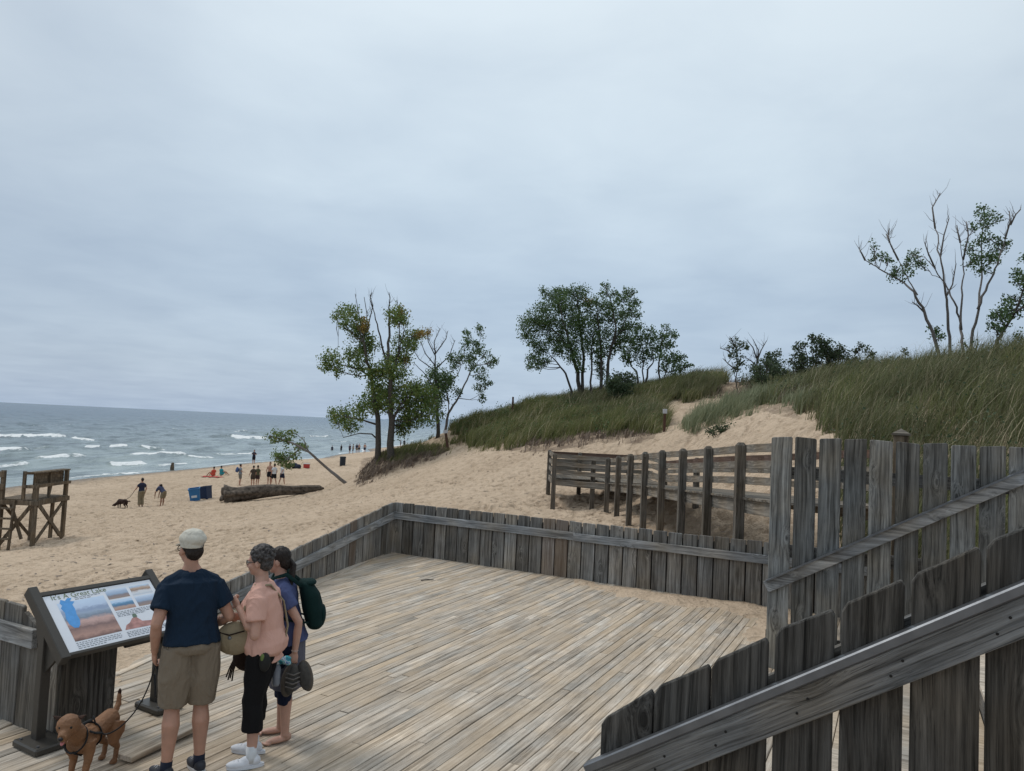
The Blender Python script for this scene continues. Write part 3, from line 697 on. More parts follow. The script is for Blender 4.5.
# newel post behind the tall fence
p = D(901, 441, 9.4)
t = empty('capped_post', (p.x, p.y, 0), TH, 'short brown post with peaked cap just behind the tall board fence', 'post')
mb = MB(); mb.box((0, 0, 1.35), (.17, .17, 2.7+.1)); mb.build('post', M['tower'], t, bevel=.004)
mb = MB(); mb.box((0, 0, 2.765), (.215, .215, .025)); mb.add([(-.1, -.1, 2.778), (.1, -.1, 2.778), (.1, .1, 2.778), (-.1, .1, 2.778), (0, 0, 2.84)], [(0, 1, 4), (1, 2, 4), (2, 3, 4), (3, 0, 4), (3, 2, 1, 0)]); mb.build('cap', M['walk_x'], t)
mb = MB(); mb.box((.088, -.02, 2.62), (.006, .06, .09)); mb.build('label_plate', simple('pale plate', (.4, .38, .34)), t)
# near stair fence
N0 = Vector((.42, 3.43, 0))
t = frame(N0, TH, 'stair_fence', 'nearest dark board fence with stepped tops and sloping metal capped rail at lower right')
NB = [((603, 718), (654, 690)), ((656, 687), (711, 665)), ((713, 661), (769, 638)), ((776, 630), (835, 610)), ((842, 605), (905, 580)), ((912, 575), (981, 547)), ((987, 542), (1050, 518))]
def nearboards(mb, n0, n1):
    for k in range(n0, n1):
        if k < len(NB):
            pa = onplane(*NB[k][0], N0, U); pb = onplane(*NB[k][1], N0, U); sa, _, za = loc_s(pa, N0); sb, _, zb = loc_s(pb, N0)
        else:
            pa = onplane(*NB[-1][0], N0, U); sa, _, za = loc_s(pa, N0); q = k-len(NB)+1; sa += .275*q; za += .178*q; sb = sa+.245; zb = za+.12
        th = .042; yj = rng.uniform(-.004, .004)
        poly = [(sa, -.4), (sb, -.4), (sb, zb-.02), (sb-.012, zb)]
        m_ = 2
        for i in range(1, m_): 
            f = i/m_; poly.append((sb+(sa+.02-sb)*f, zb+(za+.018-zb)*f+rng.uniform(-.002, .002)))
        poly += [(sa+.02, za+.012), (sa, za-.022)]
        mb.prism(poly, yj-th/2, yj+th/2)
for k in range(0, 12):
    mb = MB(); nearboards(mb, k, k+1); mb.build('board', M['near_v'], t, bevel=.005)
a = onplane(596, 762, N0, U, -.05); b = onplane(1024, 585, N0, U, -.05); sa, _, za = loc_s(a, N0); sb, _, zb = loc_s(b, N0); k = (zb-za)/(sb-sa)
L_ = 3.4; cs = 1/sqrt(1+k*k)
mb = MB(); mb.bar((0, 0, 0), (L_, 0, 0), .045, .125)
r = mb.build('rail', M['near_x'], t, bevel=.004); r.location = (sa+.01, -.048, za-.10); r.rotation_euler = (0, -math.atan(k), 0)
mb = MB(); mb.bar((-.01, 0, .083), (L_, 0, .083), .062, .040); mp_ = mb.build('metal_cap', M['metal'], r, bevel=.006)
for q in (.33, .62, .98, 1.36, 1.75): 
    for dz in (.03, -.035): mb = MB(); mb.tube([(q+dz, -.025, dz*.5), (q+dz, -.021, dz*.5)], .0055, 8); mb.build('bolt', M['screw_gap_shade'], r)
mb = MB(); mb.bar((-.05, .05, -.02), (L_-.2, .05, -.02), .05, .12); q = mb.build('back_rail', M['near_x'], t); q.location = (sa+.2, 0, za+.12); q.rotation_euler = (0, -math.atan(k), 0)

# steps between the two stair fences, and the landing the picture is taken from
t = frame(T0, TH, 'wooden_steps', 'wide pale wooden steps rising to the right between the board fences', 'steps')
mb = MB(); mr = MB()
for i in range(10):
    s = .75+i*.29; z = .17*(i+1)
    for q in (0, 1): mb.box((s+.07+.145*q, -2.75, z-.02), (.138, 5.3, .038))
    mr.box((s+.012, -2.75, z-.115), (.02, 5.28, .15))
mb.box((4.6, -2.75, 1.68), (2.0, 5.3, .04))
mb.build('tread', M['deck'], t, bevel=.003); mr.build('riser', M['near_x'], t)
t = empty('viewing_landing', (0, 0, 0), TH, 'raised plank landing below the camera behind the nearest fence', 'platform')
mb = MB()
for i in range(14): mb.box((.3, -1.6+i*.145, 1.0), (3.0, .138, .038))
mb.build('planks', M['deck'], t, bevel=.003)
for sx in (-1.1, 1.7):
    for sy in (-1.5, .2): mb = MB(); mb.box((sx, sy, .49), (.12, .12, .98)); mb.build('post', M['fence_v'], t)

# ---------------------------------------------------------------- boardwalk
def boardwalk():
    t = empty('boardwalk', (3.85, 12.5, 0), 0, 'raised weathered boardwalk with post and rail sides crossing the sand below the dune', 'boardwalk')
    def rel(p): return Vector(p)-Vector((3.85, 12.5, 0))
    dx, dy = -.095, 1.655
    tops = [2.55, 2.44, 2.34, 2.25, 2.15, 2.03, 1.91, 1.79]; WZ = [1.62, 1.54, 1.45, 1.36, 1.27, 1.17, 1.06, .95]
    L = [Vector((3.85+dx*k, 12.5+dy*k, 0)) for k in range(-1, 8)]
    def tz(k, arr, ext): return arr[k] if k >= 0 else arr[0]+ext*(-k)
    side = Vector((1.85, .1, 0))
    Rr_ = [p+side for p in L]
    last = L[-1]
    # landing at the far end
    pc = [Vector((1.55, 25.3, 0)), Vector((1.50, 27.6, 0)), Vector((5.1, 27.3, 0))]
    posts = []
    for i, p in enumerate(L):
        k = i-1; posts.append((p, tz(k, tops, .08), .05)); 
    for i, p in enumerate(Rr_):
        k = i-1
        if i % 2 == 0: posts.append((p, tz(k, tops, .08)-.02, .03))
    posts += [(pc[0], 1.80, .15), (pc[1], 1.83, .15), ((pc[1]+pc[2])/2+Vector((-.7, 0, 0)), 1.8, .1), ((pc[1]*.2+pc[2]*.8), 1.82, .1), (L[-1]+Vector((-.38, .75, 0)), 1.72, .1)]
    for p, z, _ in posts:
        g = drop(p.x, p.y).z-.4; mb = MB(); r_ = rel(p)
        w = .145
        mb.box((r_.x, r_.y, (z-.05+g)/2), (w, w, z-.05-g)); 
        mb.add([(r_.x+a*w/2, r_.y+b*w/2, z-.05) for a, b in ((-1, -1), (1, -1), (1, 1), (-1, 1))]+[(r_.x+a*w/4, r_.y+b*w/4, z) for a, b in ((-1, -1), (1, -1), (1, 1), (-1, 1))],
               [(0, 1, 5, 4), (1, 2, 6, 5), (2, 3, 7, 6), (3, 0, 4, 7), (4, 5, 6, 7)])
        mb.build('post', M['walk_v'], t)
    def rail(a, b, mat='walk_x', h=.14, w=.045, name='rail'):
        a = rel(a); b = rel(b); d = b-a; mb = MB(); mb.bar((0, 0, 0), (d.length, 0, 0), w, h)
        o = mb.build(name, M[mat], t, bevel=.004); o.location = a; o.rotation_euler = d.to_track_quat('X', 'Z').to_euler()
    Z = Vector((0, 0, 1))
    inn = Vector((.09, 0, 0))
    for i in range(len(L)-1):
        k = i-1
        for dz, h in ((-.10, .13), (-.36, .12), (-.62, .12)):
            rail(L[i]+inn+Z*(tz(k, tops, .08)+dz), L[i+1]+inn+Z*(tz(k+1, tops, .08)+dz), h=h)
            if dz != -.36 or True: rail(Rr_[i]-inn+Z*(tz(k, tops, .08)+dz-.02), Rr_[i+1]-inn+Z*(tz(k+1, tops, .08)+dz-.02), 'walk_red' if dz > -.2 else 'walk_x', h=h)
        a, b = tz(k, WZ, .085), tz(k+1, WZ, .085)
        rail(L[i]+inn*1.1+Z*(a-.12), L[i+1]+inn*1.1+Z*(b-.12), h=.22, w=.05, name='beam'); rail(Rr_[i]-inn+Z*(a-.12), Rr_[i+1]-inn+Z*(b-.12), h=.22, w=.05, name='beam')
    mb = MB()
    for i in range(len(L)-1):
        k = i-1; a, b = tz(k, WZ, .085), tz(k+1, WZ, .085)
        for q in range(11):
            f = (q+.5)/11; p = L[i].lerp(L[i+1], f)+side/2; z = a+(b-a)*f; r_ = rel(p); mb.box((r_.x, r_.y, z+.01), (1.8, .14, .036), rz=atan2(side.y, side.x))
    # landing planks
    zl = WZ[-1]
    for q in range(26):
        p = Vector((1.62+q*.145, 26.35 if q > 9 else 26.4, 0)); r_ = rel(p); ln = 2.2 if p.x < 3.0 else 2.9
        mb.box((r_.x, r_.y-(.35 if p.x > 3.0 else 0), zl+.01), (.138, ln, .036))
    mb.build('walkway_planks', M['walk_x'], t)
    for dz in (-.10, -.36, -.62):
        rail(pc[0]+Z*(1.82+dz), L[-1]+Vector((.0, .1, 1.80+dz))); rail(pc[1]+Z*(1.82+dz), pc[2]+Z*(1.82+dz), 'walk_red' if dz > -.2 else 'walk_x'); rail(pc[0]+Z*(1.82+dz), pc[1]+Z*(1.82+dz))
        rail(pc[2]+Z*(1.82+dz), Rr_[-1]+Z*(1.80+dz))
    rail(pc[0]+Z*(zl-.11), L[-1]+Vector((0, .1, zl-.11)), h=.2, name='beam'); rail(pc[1]+Z*(zl-.11), pc[2]+Z*(zl-.11), h=.2, name='beam'); rail(pc[0]+Z*(zl-.11), pc[1]+Z*(zl-.11), h=.2, name='beam')
boardwalk()

# fine wrack and twigs trodden into the sand
def debris():
    R_ = np.random.RandomState(77); n = 2600; r = 8+52*R_.rand(n)**1.3; a = np.radians(-42+60*R_.rand(n)); x = np.sin(a)*r; y = np.cos(a)*r
    k = (base_h(x, y) < 1.5) & (shore_d(x, y) > 4) & ~((x > -4.6) & (y < 15.6) & (x < 6)); x, y = x[k], y[k]
    vs_ = []
    for q in range(len(x)):
        h = drop(x[q], y[q]); an = R_.rand()*6.28; L_ = .03+.10*R_.rand()**2; w_ = .008+.02*R_.rand(); d = np.array([cos(an), sin(an), 0]); e = np.array([-sin(an), cos(an), 0]); c = np.array([h.x, h.y, h.z+.006])
        vs_ += [c-d*L_-e*w_, c+d*L_-e*w_*.6, c+d*L_*.8+e*w_+[0, 0, .012], c-d*L_*.9+e*w_+[0, 0, .012]]
    o = np_mesh('beach_litter', np.array(vs_), np.arange(len(vs_)).reshape(-1, 4), M['twig']); tag(o, 'tiny dark twigs and bits of bark scattered over the sand', 'beach litter', kind='stuff')
debris()
# small marker posts
def marker(px, py, Y, h, w, label, tilt=0.0, white=True):
    p = D(px, py, Y); p = drop(p.x, p.y)
    t = empty('marker_post', p-Vector((0, 0, .2)), 0, label, 'post'); t.rotation_euler = (0, tilt, 0)
    mb = MB(); mb.box((0, 0, (h+.2)/2), (w, w*.6, h+.2)); mb.build('post', simple('brown post', (.085, .045, .03), .8, .2), t, bevel=.01)
    if white: mb = MB(); mb.box((0, -.02, h+.1), (w*1.7, w*.5, .2)); mb.build('tag', simple('white tag', (.5, .5, .52), .6, .05), t, bevel=.01)
marker(449, 457, 46, 1.5, .16, 'leaning brown marker post with a white tag on the sand slope below the cottonwoods', -.18)
marker(664, 437, 33, 1.0, .11, 'upright brown marker post with a pale tag beside the sandy path behind the boardwalk')
marker(512, 420, 48.5, 1.3, .12, 'thin dark stake sticking out of the grass on the dune crest', white=False)

# ---------------------------------------------------------------- vegetation
def leaf_cloud(centers, name, mat, parent, size=.10, flat=.6, seed=0):
    """centers: (x,y,z,r,n) - n leaf faces gathered in sprays inside each clump"""
    R_ = np.random.RandomState(seed+100); Vs = []
    for (x, y, z, r, n) in centers:
        k = max(3, int(n/14)); sub = R_.normal(size=(k, 3)); sub /= np.linalg.norm(sub, axis=1)[:, None]
        sub *= (R_.rand(k, 1)**.5)*r*1.28; sub[:, 2] *= .85
        idx = R_.randint(0, k, n); p = sub[idx]+R_.normal(size=(n, 3))*(r*.16+.05)+np.array([x, y, z])
        a = R_.normal(size=(n, 3)); a /= np.linalg.norm(a, axis=1)[:, None]
        b = R_.normal(size=(n, 3)); b -= a*(a*b).sum(1)[:, None]; b /= np.linalg.norm(b, axis=1)[:, None]
        s = size*(R_.rand(n, 1)*.6+.7)
        Vs.append(np.stack([p-a*s*.6, p+b*s*.42, p+a*s*.6, p-b*s*.42], 1).reshape(-1, 3))
    V = np.concatenate(Vs); Q = np.arange(len(V)).reshape(-1, 4)
    return np_mesh(name, V, Q, mat, parent=parent)
def wob(a, b, n, amp, R_):
    a = Vector(a); b = Vector(b); L_ = (b-a).length; out = []
    off = Vector((0, 0, 0))
    for i in range(n+1):
        f = i/n; 
        if 0 < i < n: off = Vector((R_.uniform(-1, 1), R_.uniform(-1, 1), R_.uniform(-.6, .6)))*amp*L_
        else: off = Vector((0, 0, 0))
        out.append(a.lerp(b, f)+off+Vector((0, 0, -.06*L_*sin(pi*f))))
    return out
def tree(name, label, Y, stems, clumps, yellow=(), bare=(), leafmat='leaf', barkmat='bark', group=None, sc=1, off=(0, 0), dens=1.0, size=.10, seed=1, cat='tree', depth=1.4, rscale=1.0):
    R_ = random.Random(seed)
    def px(x, y): return off[0]+x/sc, off[1]+y/sc
    m = Y/F
    def W3(x, y, dy=0): 
        u, v = px(x, y); return D(u, v, Y+dy)
    base = W3(*stems[0][0][0]); g = drop(base.x, base.y)
    root = empty(name, g, 0, label, cat, group)
    mb = MB(); nodes = []
    for path, r0, r1 in stems:
        dy0 = R_.uniform(-.3, .3); pts = []
        n = len(path)
        for i, (x, y) in enumerate(path):
            pts.append(W3(x, y, dy0+R_.uniform(-.25, .25)*(i > 0)*i*.8))
        if path[0][1] >= stems[0][0][0][1]-30: pts[0] = Vector((pts[0].x, pts[0].y, drop(pts[0].x, pts[0].y).z-.3))
        # refine
        fine = []
        for i in range(n-1):
            for q in range(4):
                f = q/4; fine.append(pts[i].lerp(pts[i+1], f)+(Vector((R_.uniform(-1, 1), R_.uniform(-1, 1), 0))*.035*(pts[i+1]-pts[i]).length*(q > 0)))
        fine.append(pts[-1]); rad = [r0+(r1-r0)*(i/(len(fine)-1))**.8 for i in range(len(fine))]
        mb.tube([p-g for p in fine], rad, 8)
        nodes += [(p, r) for p, r in zip(fine, rad)]
    cen = []; ycen = []
    def limb(c, rr=.5):
        # grow from the stem node that is nearest while being lower
        best = min(nodes, key=lambda q: (q[0]-c).length+2.2*max(0, q[0].z-c.z+.15))
        pth = wob(best[0], c, 5, .05, R_); r0 = min(best[1]*.6, .07)
        mb.tube([p-g for p in pth], [r0+(.012-r0)*i/5 for i in range(6)], 5)
        for k in range(5):
            e = c+Vector((R_.uniform(-1, 1), R_.uniform(-1, 1), R_.uniform(-.7, 1)))*rr*.9
            mb.tube([p-g for p in wob(pth[3+k % 3], e, 3, .08, R_)], [.016, .012, .008, .004], 4)
    for lst, dst in ((clumps, cen), (yellow, ycen)):
        for (x, y, r) in lst:
            rr = r/sc*m*rscale; c = W3(x, y, R_.uniform(-1, 1)*depth); n = int(dens*330*(rr/.5)**2.1)+28
            limb(c, rr)
            dst.append((c.x-g.x, c.y-g.y, c.z-g.z, rr, n))
    for pth in bare:
        pts = [W3(x, y, R_.uniform(-.5, .5)) for x, y in pth]
        L_ = (pts[-1]-pts[0]).length
        mb.tube([p-g for p in pts], [.035*(1-i/len(pts))+.006 for i in range(len(pts))], 5)
        for k in range(int(5+L_*3)):
            i = R_.randrange(max(1, len(pts)-1)); a = pts[i].lerp(pts[i+1], R_.random()); e = a+Vector((R_.uniform(-.5, .5), R_.uniform(-.5, .5), R_.uniform(.2, .9)))*R_.uniform(.4, 1.1)
            mb.tube([p-g for p in wob(a, e, 3, .06, R_)], [.012, .009, .006, .003], 4)
    mb.build('trunk', M[barkmat], root, smooth=True)
    if cen: leaf_cloud(cen, 'crown', M[leafmat], root, size, seed=seed)
    if ycen: leaf_cloud(ycen, 'yellow_leaves', M['leaf_yel'], root, size, seed=seed+50)
    return root
GT = 'cottonwoods standing on the sandy mound'
A_ = dict(sc=3.354, off=(300, 270))
tree('cottonwood_tree', 'leftmost leafy tree on the mound, its crown turning yellow at the top', 46.3,
     [([(265, 612), (262, 520), (248, 420), (238, 360), (222, 290), (215, 240)], .2, .06), ([(238, 360), (200, 335), (150, 320), (110, 310)], .07, .02), ([(262, 520), (200, 500), (150, 492)], .07, .02), ([(262, 570), (240, 550), (200, 548), (145, 562)], .06, .02)],
     [(140, 150, 30), (172, 145, 26), (150, 185, 22), (190, 215, 34), (230, 250, 34), (110, 300, 32), (88, 325, 22), (170, 290, 34), (200, 325, 30), (250, 345, 32), (125, 335, 22), (215, 270, 28),
      (240, 440, 40), (150, 490, 34), (200, 470, 34), (115, 485, 22), (270, 420, 36), (170, 520, 26), (200, 190, 24), (250, 390, 26), (125, 505, 20)],
     [(215, 190, 20), (205, 165, 12)], [[(215, 240), (200, 160), (185, 80)], [(215, 240), (225, 150), (215, 90)], [(225, 200), (245, 120), (235, 85)]], 'leaf_fall', seed=3, size=.11, dens=1.15, **A_)
tree('cottonwood_tree', 'taller dark trunked tree in the middle of the mound with long crooked upright limbs', 46,
     [([(305, 625), (308, 520), (302, 440), (304, 370), (295, 290), (300, 200), (298, 130)], .24, .04), ([(304, 370), (285, 290), (262, 200), (245, 130)], .09, .025), ([(304, 370), (330, 290), (350, 200)], .09, .025), ([(308, 520), (330, 460), (370, 420), (400, 380)], .1, .03)],
     [(320, 150, 30), (340, 165, 26), (345, 250, 34), (385, 225, 28), (340, 300, 32), (310, 395, 44), (360, 420, 40), (400, 450, 44), (335, 530, 30), (300, 330, 34), (420, 490, 40), (385, 390, 34), (290, 440, 38), (330, 350, 30), (270, 345, 30), (340, 460, 38),
      (370, 500, 34), (430, 420, 36), (365, 515, 22), (260, 460, 24), (370, 250, 22), (310, 300, 24)],
     [(335, 145, 22), (350, 300, 18), (400, 215, 16), (325, 170, 16)], [[(298, 130), (302, 95), (298, 75)], [(245, 130), (235, 100), (240, 75)], [(330, 290), (335, 170), (325, 100)]], 'leaf_fall', seed=4, size=.11, dens=1.15, **A_)
tree('cottonwood_tree', 'slender tree right of the mound with bare twigs fanning out at its top', 49,
     [([(461, 552), (460, 450), (456, 380), (453, 320), (455, 270)], .14, .03), ([(456, 400), (420, 350), (380, 310)], .05, .015)],
     [(470, 350, 34), (485, 390, 30), (465, 420, 34), (450, 385, 30), (440, 440, 34), (480, 370, 26), (450, 470, 28), (500, 360, 18), (445, 350, 22)],
     [(428, 212, 20)], [[(455, 300), (450, 240), (470, 195)], [(455, 290), (430, 240), (425, 205)], [(455, 280), (490, 230), (495, 205)], [(456, 330), (500, 290), (520, 235)], [(453, 320), (420, 280), (405, 240)], [(456, 340), (400, 300), (375, 260)]], 'leaf', seed=5, size=.105, **A_)
tree('cottonwood_tree', 'thin tree leaning right beside the grassy dune end with sparse leaves', 50,
     [([(481, 545), (498, 480), (530, 430), (560, 370), (585, 300), (605, 230)], .10, .02), ([(498, 480), (500, 440), (495, 410)], .04, .02), ([(530, 430), (570, 435), (600, 420)], .03, .012), ([(500, 450), (490, 400), (530, 350), (540, 320)], .05, .02)],
     [(530, 295, 26), (510, 290, 16), (603, 205, 18), (560, 215, 14), (565, 290, 24), (575, 320, 20), (610, 345, 22), (640, 310, 20), (655, 305, 14), (600, 270, 18), (610, 385, 24), (590, 250, 18), (555, 250, 16), (610, 430, 16), (560, 240, 14), (620, 280, 14), (630, 380, 12), (525, 405, 16), (520, 320, 16)],
     [], [], 'leaf', 'bark_pale', seed=6, size=.105, dens=.9, **A_)
# broken leaning branch with leaves, lying beside the mound
B_ = dict(sc=3.94, off=(200, 400))
tree('fallen_tree', 'fallen leafy tree leaning out over the beach left of the mound', 47.5,
     [([(592, 332), (540, 300), (500, 268), (430, 205), (370, 172), (320, 155), (275, 142)], .12, .04), ([(430, 205), (410, 160), (375, 130)], .04, .015), ([(400, 190), (360, 220), (330, 240)], .05, .015)],
     [(300, 135, 22), (280, 145, 18), (340, 145, 24), (365, 130, 16), (390, 175, 26), (410, 190, 20), (320, 215, 26), (350, 235, 28), (325, 250, 20), (300, 225, 18), (375, 215, 20), (345, 170, 20), (290, 165, 14), (310, 235, 20), (345, 255, 20)],
     [], [], 'leaf_fall', 'bark_pale', seed=8, size=.105, dens=.75, depth=.8, rscale=.95, **B_)
GM = 'trees on the dune crest'
C_ = dict(sc=3.657, off=(500, 260))
tree('cottonwood_tree', 'broad leftmost tree of the dune crest clump with a dead stem leaning left', 48,
     [([(300, 462), (285, 410), (262, 330), (235, 240), (215, 160)], .16, .03), ([(278, 470), (240, 415), (205, 370), (180, 345)], .09, .02), ([(302, 460), (305, 380), (300, 300), (290, 200), (280, 130)], .12, .03), ([(262, 330), (200, 260), (150, 220)], .07, .02)],
     [(100, 235, 32), (125, 215, 34), (160, 180, 36), (190, 135, 30), (225, 120, 30), (260, 120, 30), (300, 130, 34), (95, 275, 24), (150, 250, 32), (190, 230, 34), (125, 300, 26), (150, 330, 32), (185, 290, 34), (115, 355, 22), (135, 380, 24),
      (160, 370, 24), (220, 180, 40), (260, 180, 38), (280, 230, 42), (230, 290, 40), (255, 330, 36), (290, 290, 40), (170, 210, 26), (280, 360, 30), (320, 180, 34), (310, 240, 34), (240, 240, 34), (160, 115, 16), (110, 390, 14), (290, 400, 18), (210, 330, 22), (225, 150, 30)],
     [(325, 155, 18)], [], 'leaf', 'bark', GM, seed=12, dens=1.2, **C_)
tree('cottonwood_tree', 'tallest narrow tree of the dune crest clump, two slim dark stems', 47.5,
     [([(397, 455), (395, 380), (405, 320), (425, 250), (410, 170), (388, 100)], .12, .02), ([(374, 462), (370, 390), (368, 320), (360, 250), (355, 200)], .12, .03), ([(335, 455), (335, 360), (338, 280)], .08, .03), ([(405, 320), (450, 240), (475, 170)], .06, .02)],
     [(386, 95, 14), (390, 125, 20), (400, 165, 26), (420, 120, 14), (445, 150, 26), (465, 120, 18), (485, 115, 14), (495, 150, 18), (480, 180, 26), (500, 200, 16), (440, 200, 32), (400, 215, 32), (370, 170, 26), (365, 220, 32), (350, 270, 34), (390, 280, 34), (440, 260, 34), (470, 240, 26),
      (350, 330, 30), (380, 340, 30), (415, 320, 26), (440, 300, 26), (360, 380, 26), (350, 150, 20), (470, 290, 22), (335, 300, 26), (500, 240, 18), (360, 410, 22)],
     [], [], 'leaf', 'bark', GM, seed=13, dens=1.15, **C_)
tree('cottonwood_tree', 'low spreading tree just right of the tallest narrow one on the dune', 46.8,
     [([(510, 445), (500, 410), (480, 388), (465, 330)], .08, .02), ([(525, 440), (540, 400), (560, 375), (555, 300)], .08, .02), ([(524, 440), (525, 370), (520, 310)], .06, .02)],
     [(480, 300, 26), (510, 285, 28), (540, 270, 24), (560, 295, 24), (500, 330, 28), (465, 340, 24), (530, 330, 26), (550, 350, 20), (520, 370, 22), (480, 370, 20), (500, 260, 18), (455, 360, 18)],
     [], [], 'leaf', 'bark', GM, seed=14, **C_)
tree('cottonwood_tree', 'smallest rightmost tree of the clump on the dune crest with a pointed top', 46,
     [([(580, 432), (582, 370), (590, 310), (603, 250)], .07, .015), ([(590, 430), (610, 380), (640, 345)], .05, .015)],
     [(603, 250, 12), (590, 280, 20), (615, 275, 18), (635, 275, 14), (600, 310, 24), (575, 325, 20), (625, 310, 18), (590, 350, 24), (640, 350, 18), (620, 370, 24), (650, 370, 20), (680, 385, 16), (640, 400, 22), (600, 400, 20), (665, 355, 12), (695, 385, 10), (660, 405, 16)],
     [], [], 'leaf', 'bark', GM, seed=15, dens=1.1, **C_)
tree('bush', 'round dark green bush in front of the clump on the dune crest', 44,
     [([(440, 505), (440, 470), (440, 440)], .05, .02)], [(415, 450, 26), (440, 430, 26), (465, 440, 26), (480, 425, 16), (430, 470, 30), (460, 470, 26), (405, 475, 20), (445, 495, 22)], [], [], 'leaf_dark', cat='bush', seed=16, dens=1.8, **C_)
tree('sapling', 'small upright leafy sapling with bare side twigs on the dune crest, mid picture', 41,
     [([(868, 415), (866, 360), (862, 300)], .04, .012)], [(862, 300, 14), (850, 320, 12), (880, 320, 16), (865, 345, 16), (875, 370, 18), (835, 350, 6), (860, 390, 14), (905, 318, 8)], [], [[(860, 400), (835, 380), (815, 360)], [(850, 345), (830, 330), (805, 322)], [(862, 320), (850, 300), (840, 280)]], 'leaf_dark', seed=17, cat='sapling', **C_)
tree('sapling', 'nearly bare grey sapling with leaves only near its foot on the dune crest', 40,
     [([(938, 420), (940, 370), (938, 320)], .04, .01)], [(935, 395, 16), (925, 405, 14), (945, 410, 16)], [], [[(940, 380), (945, 330), (925, 290)], [(940, 370), (955, 330), (975, 295)], [(938, 360), (925, 320), (905, 295)], [(940, 390), (920, 370), (895, 355)]], 'leaf_dark', seed=18, cat='sapling', **C_)
tree('bush', 'ragged dark bush on the dune crest right of the bare sapling', 39,
     [([(985, 440), (985, 400), (985, 360)], .05, .015)], [(985, 355, 16), (975, 380, 20), (1000, 375, 20), (990, 400, 24), (965, 405, 18), (1010, 350, 14), (1020, 385, 20), (1010, 410, 22)], [], [], 'leaf_dark', cat='bush', seed=19, dens=1.3, **C_)
E_ = dict(sc=2.856, off=(760, 190))
for i, (cx, cy, n_, lab) in enumerate([(20, 500, 4, 'low dark bush at the left end of the crest thicket'), (100, 480, 5, 'small bush in the crest thicket with a flat top'), (148, 430, 6, 'tallest spiky bush of the crest thicket reaching above the grass'), (192, 450, 6, 'upright narrow bush of the crest thicket next to the tallest one'),
                                   (232, 462, 5, 'leafy bush near the middle of the crest thicket'), (285, 458, 6, 'bushy shrub with a rounded head toward the right of the crest thicket'), (325, 490, 4, 'lowest bush at the right end of the crest thicket'), (415, 478, 4, 'small airy bush standing alone left of the leaning trees')]):
    R2 = random.Random(i+40)
    cl = []
    for q in range(n_+9):
        dx_ = R2.uniform(-38, 38); cl.append((cx+dx_, cy+abs(dx_)*.5+R2.uniform(-12, 40), R2.uniform(6, 13)))
    cl.append((cx, cy-12, 9))
    tree('bush', lab, 34.5, [([(cx, 520), (cx+R2.uniform(-5, 5), cy+20), (cx, cy)], .03, .008), ([(cx, 520), (cx+20, cy+25), (cx+22, cy+5)], .02, .006), ([(cx, 520), (cx-18, cy+25), (cx-22, cy+8)], .02, .006)],
         cl, [], [], 'leaf_dark', 'bark', 'bushes along the dune crest' if False else None, cat='bush', seed=60+i, dens=1.0 if i < 7 else .7, size=.085, depth=.6, rscale=1.15, **E_)
tree('cottonwood_tree', 'sparse multi stemmed tree at the right with bare twigs between two leafy tops', 30.5,
     [([(522, 500), (500, 430), (470, 350), (440, 290), (400, 258), (340, 225), (300, 200)], .085, .015), ([(545, 495), (542, 420), (534, 330), (525, 260), (515, 190), (500, 110), (493, 60)], .075, .012),
      ([(578, 495), (576, 430), (573, 380), (555, 320), (535, 280), (500, 225), (470, 190)], .07, .012), ([(575, 400), (578, 300), (580, 220), (572, 150)], .05, .012), ([(592, 490), (605, 420), (625, 340), (634, 250), (632, 150), (640, 70)], .08, .012), ([(622, 340), (650, 270), (680, 210), (700, 140), (715, 80)], .06, .012), ([(450, 300), (425, 260), (395, 200), (370, 150)], .03, .01)],
     [(325, 160, 12), (325, 195, 14), (350, 185, 14), (365, 205, 12), (395, 225, 18), (415, 240, 20), (430, 185, 18), (455, 200, 18), (460, 215, 14), (425, 215, 16), (380, 240, 14), (500, 395, 12), (495, 415, 14), (515, 420, 10),
      (640, 55, 14), (660, 70, 16), (630, 85, 16), (610, 110, 14), (650, 100, 18), (680, 85, 10), (625, 145, 20), (655, 140, 16), (600, 165, 16), (620, 195, 24), (650, 190, 22), (680, 165, 20), (705, 155, 12), (605, 210, 18), (635, 225, 18), (665, 200, 18), (690, 145, 14), (585, 440, 5)],
     [], [[(500, 110), (492, 50), (515, 10)], [(515, 190), (525, 130), (540, 80)], [(500, 225), (480, 180), (470, 150)], [(572, 150), (565, 120), (562, 100)], [(580, 200), (595, 130), (590, 90)], [(715, 100), (730, 70), (745, 55)], [(700, 140), (715, 90), (712, 60)], [(300, 200), (290, 180), (283, 168)], [(370, 150), (365, 130), (370, 110)], [(395, 200), (375, 160), (360, 125)], [(534, 300), (550, 270), (560, 210)], [(470, 350), (450, 330), (435, 320)]],
     'leaf', 'bark_pale', seed=21, dens=1.15, size=.08, depth=.7, **E_)
tree('cottonwood_tree', 'leafy tree cut off by the right edge of the picture', 29,
     [([(662, 480), (675, 440), (700, 395), (728, 350), (750, 290), (770, 220)], .09, .02), ([(700, 395), (690, 370), (672, 345)], .04, .012), ([(728, 350), (760, 330), (800, 300)], .05, .015)],
     [(740, 235, 18), (735, 260, 16), (755, 250, 20), (770, 200, 20), (690, 345, 20), (665, 360, 16), (665, 390, 16), (710, 330, 18), (725, 305, 18), (740, 330, 22), (700, 365, 20), (680, 400, 14), (760, 290, 20), (790, 260, 26), (810, 300, 26), (720, 350, 16), (780, 330, 20)],
     [], [], 'leaf', 'bark', seed=22, dens=1.15, size=.085, depth=.7, **E_)
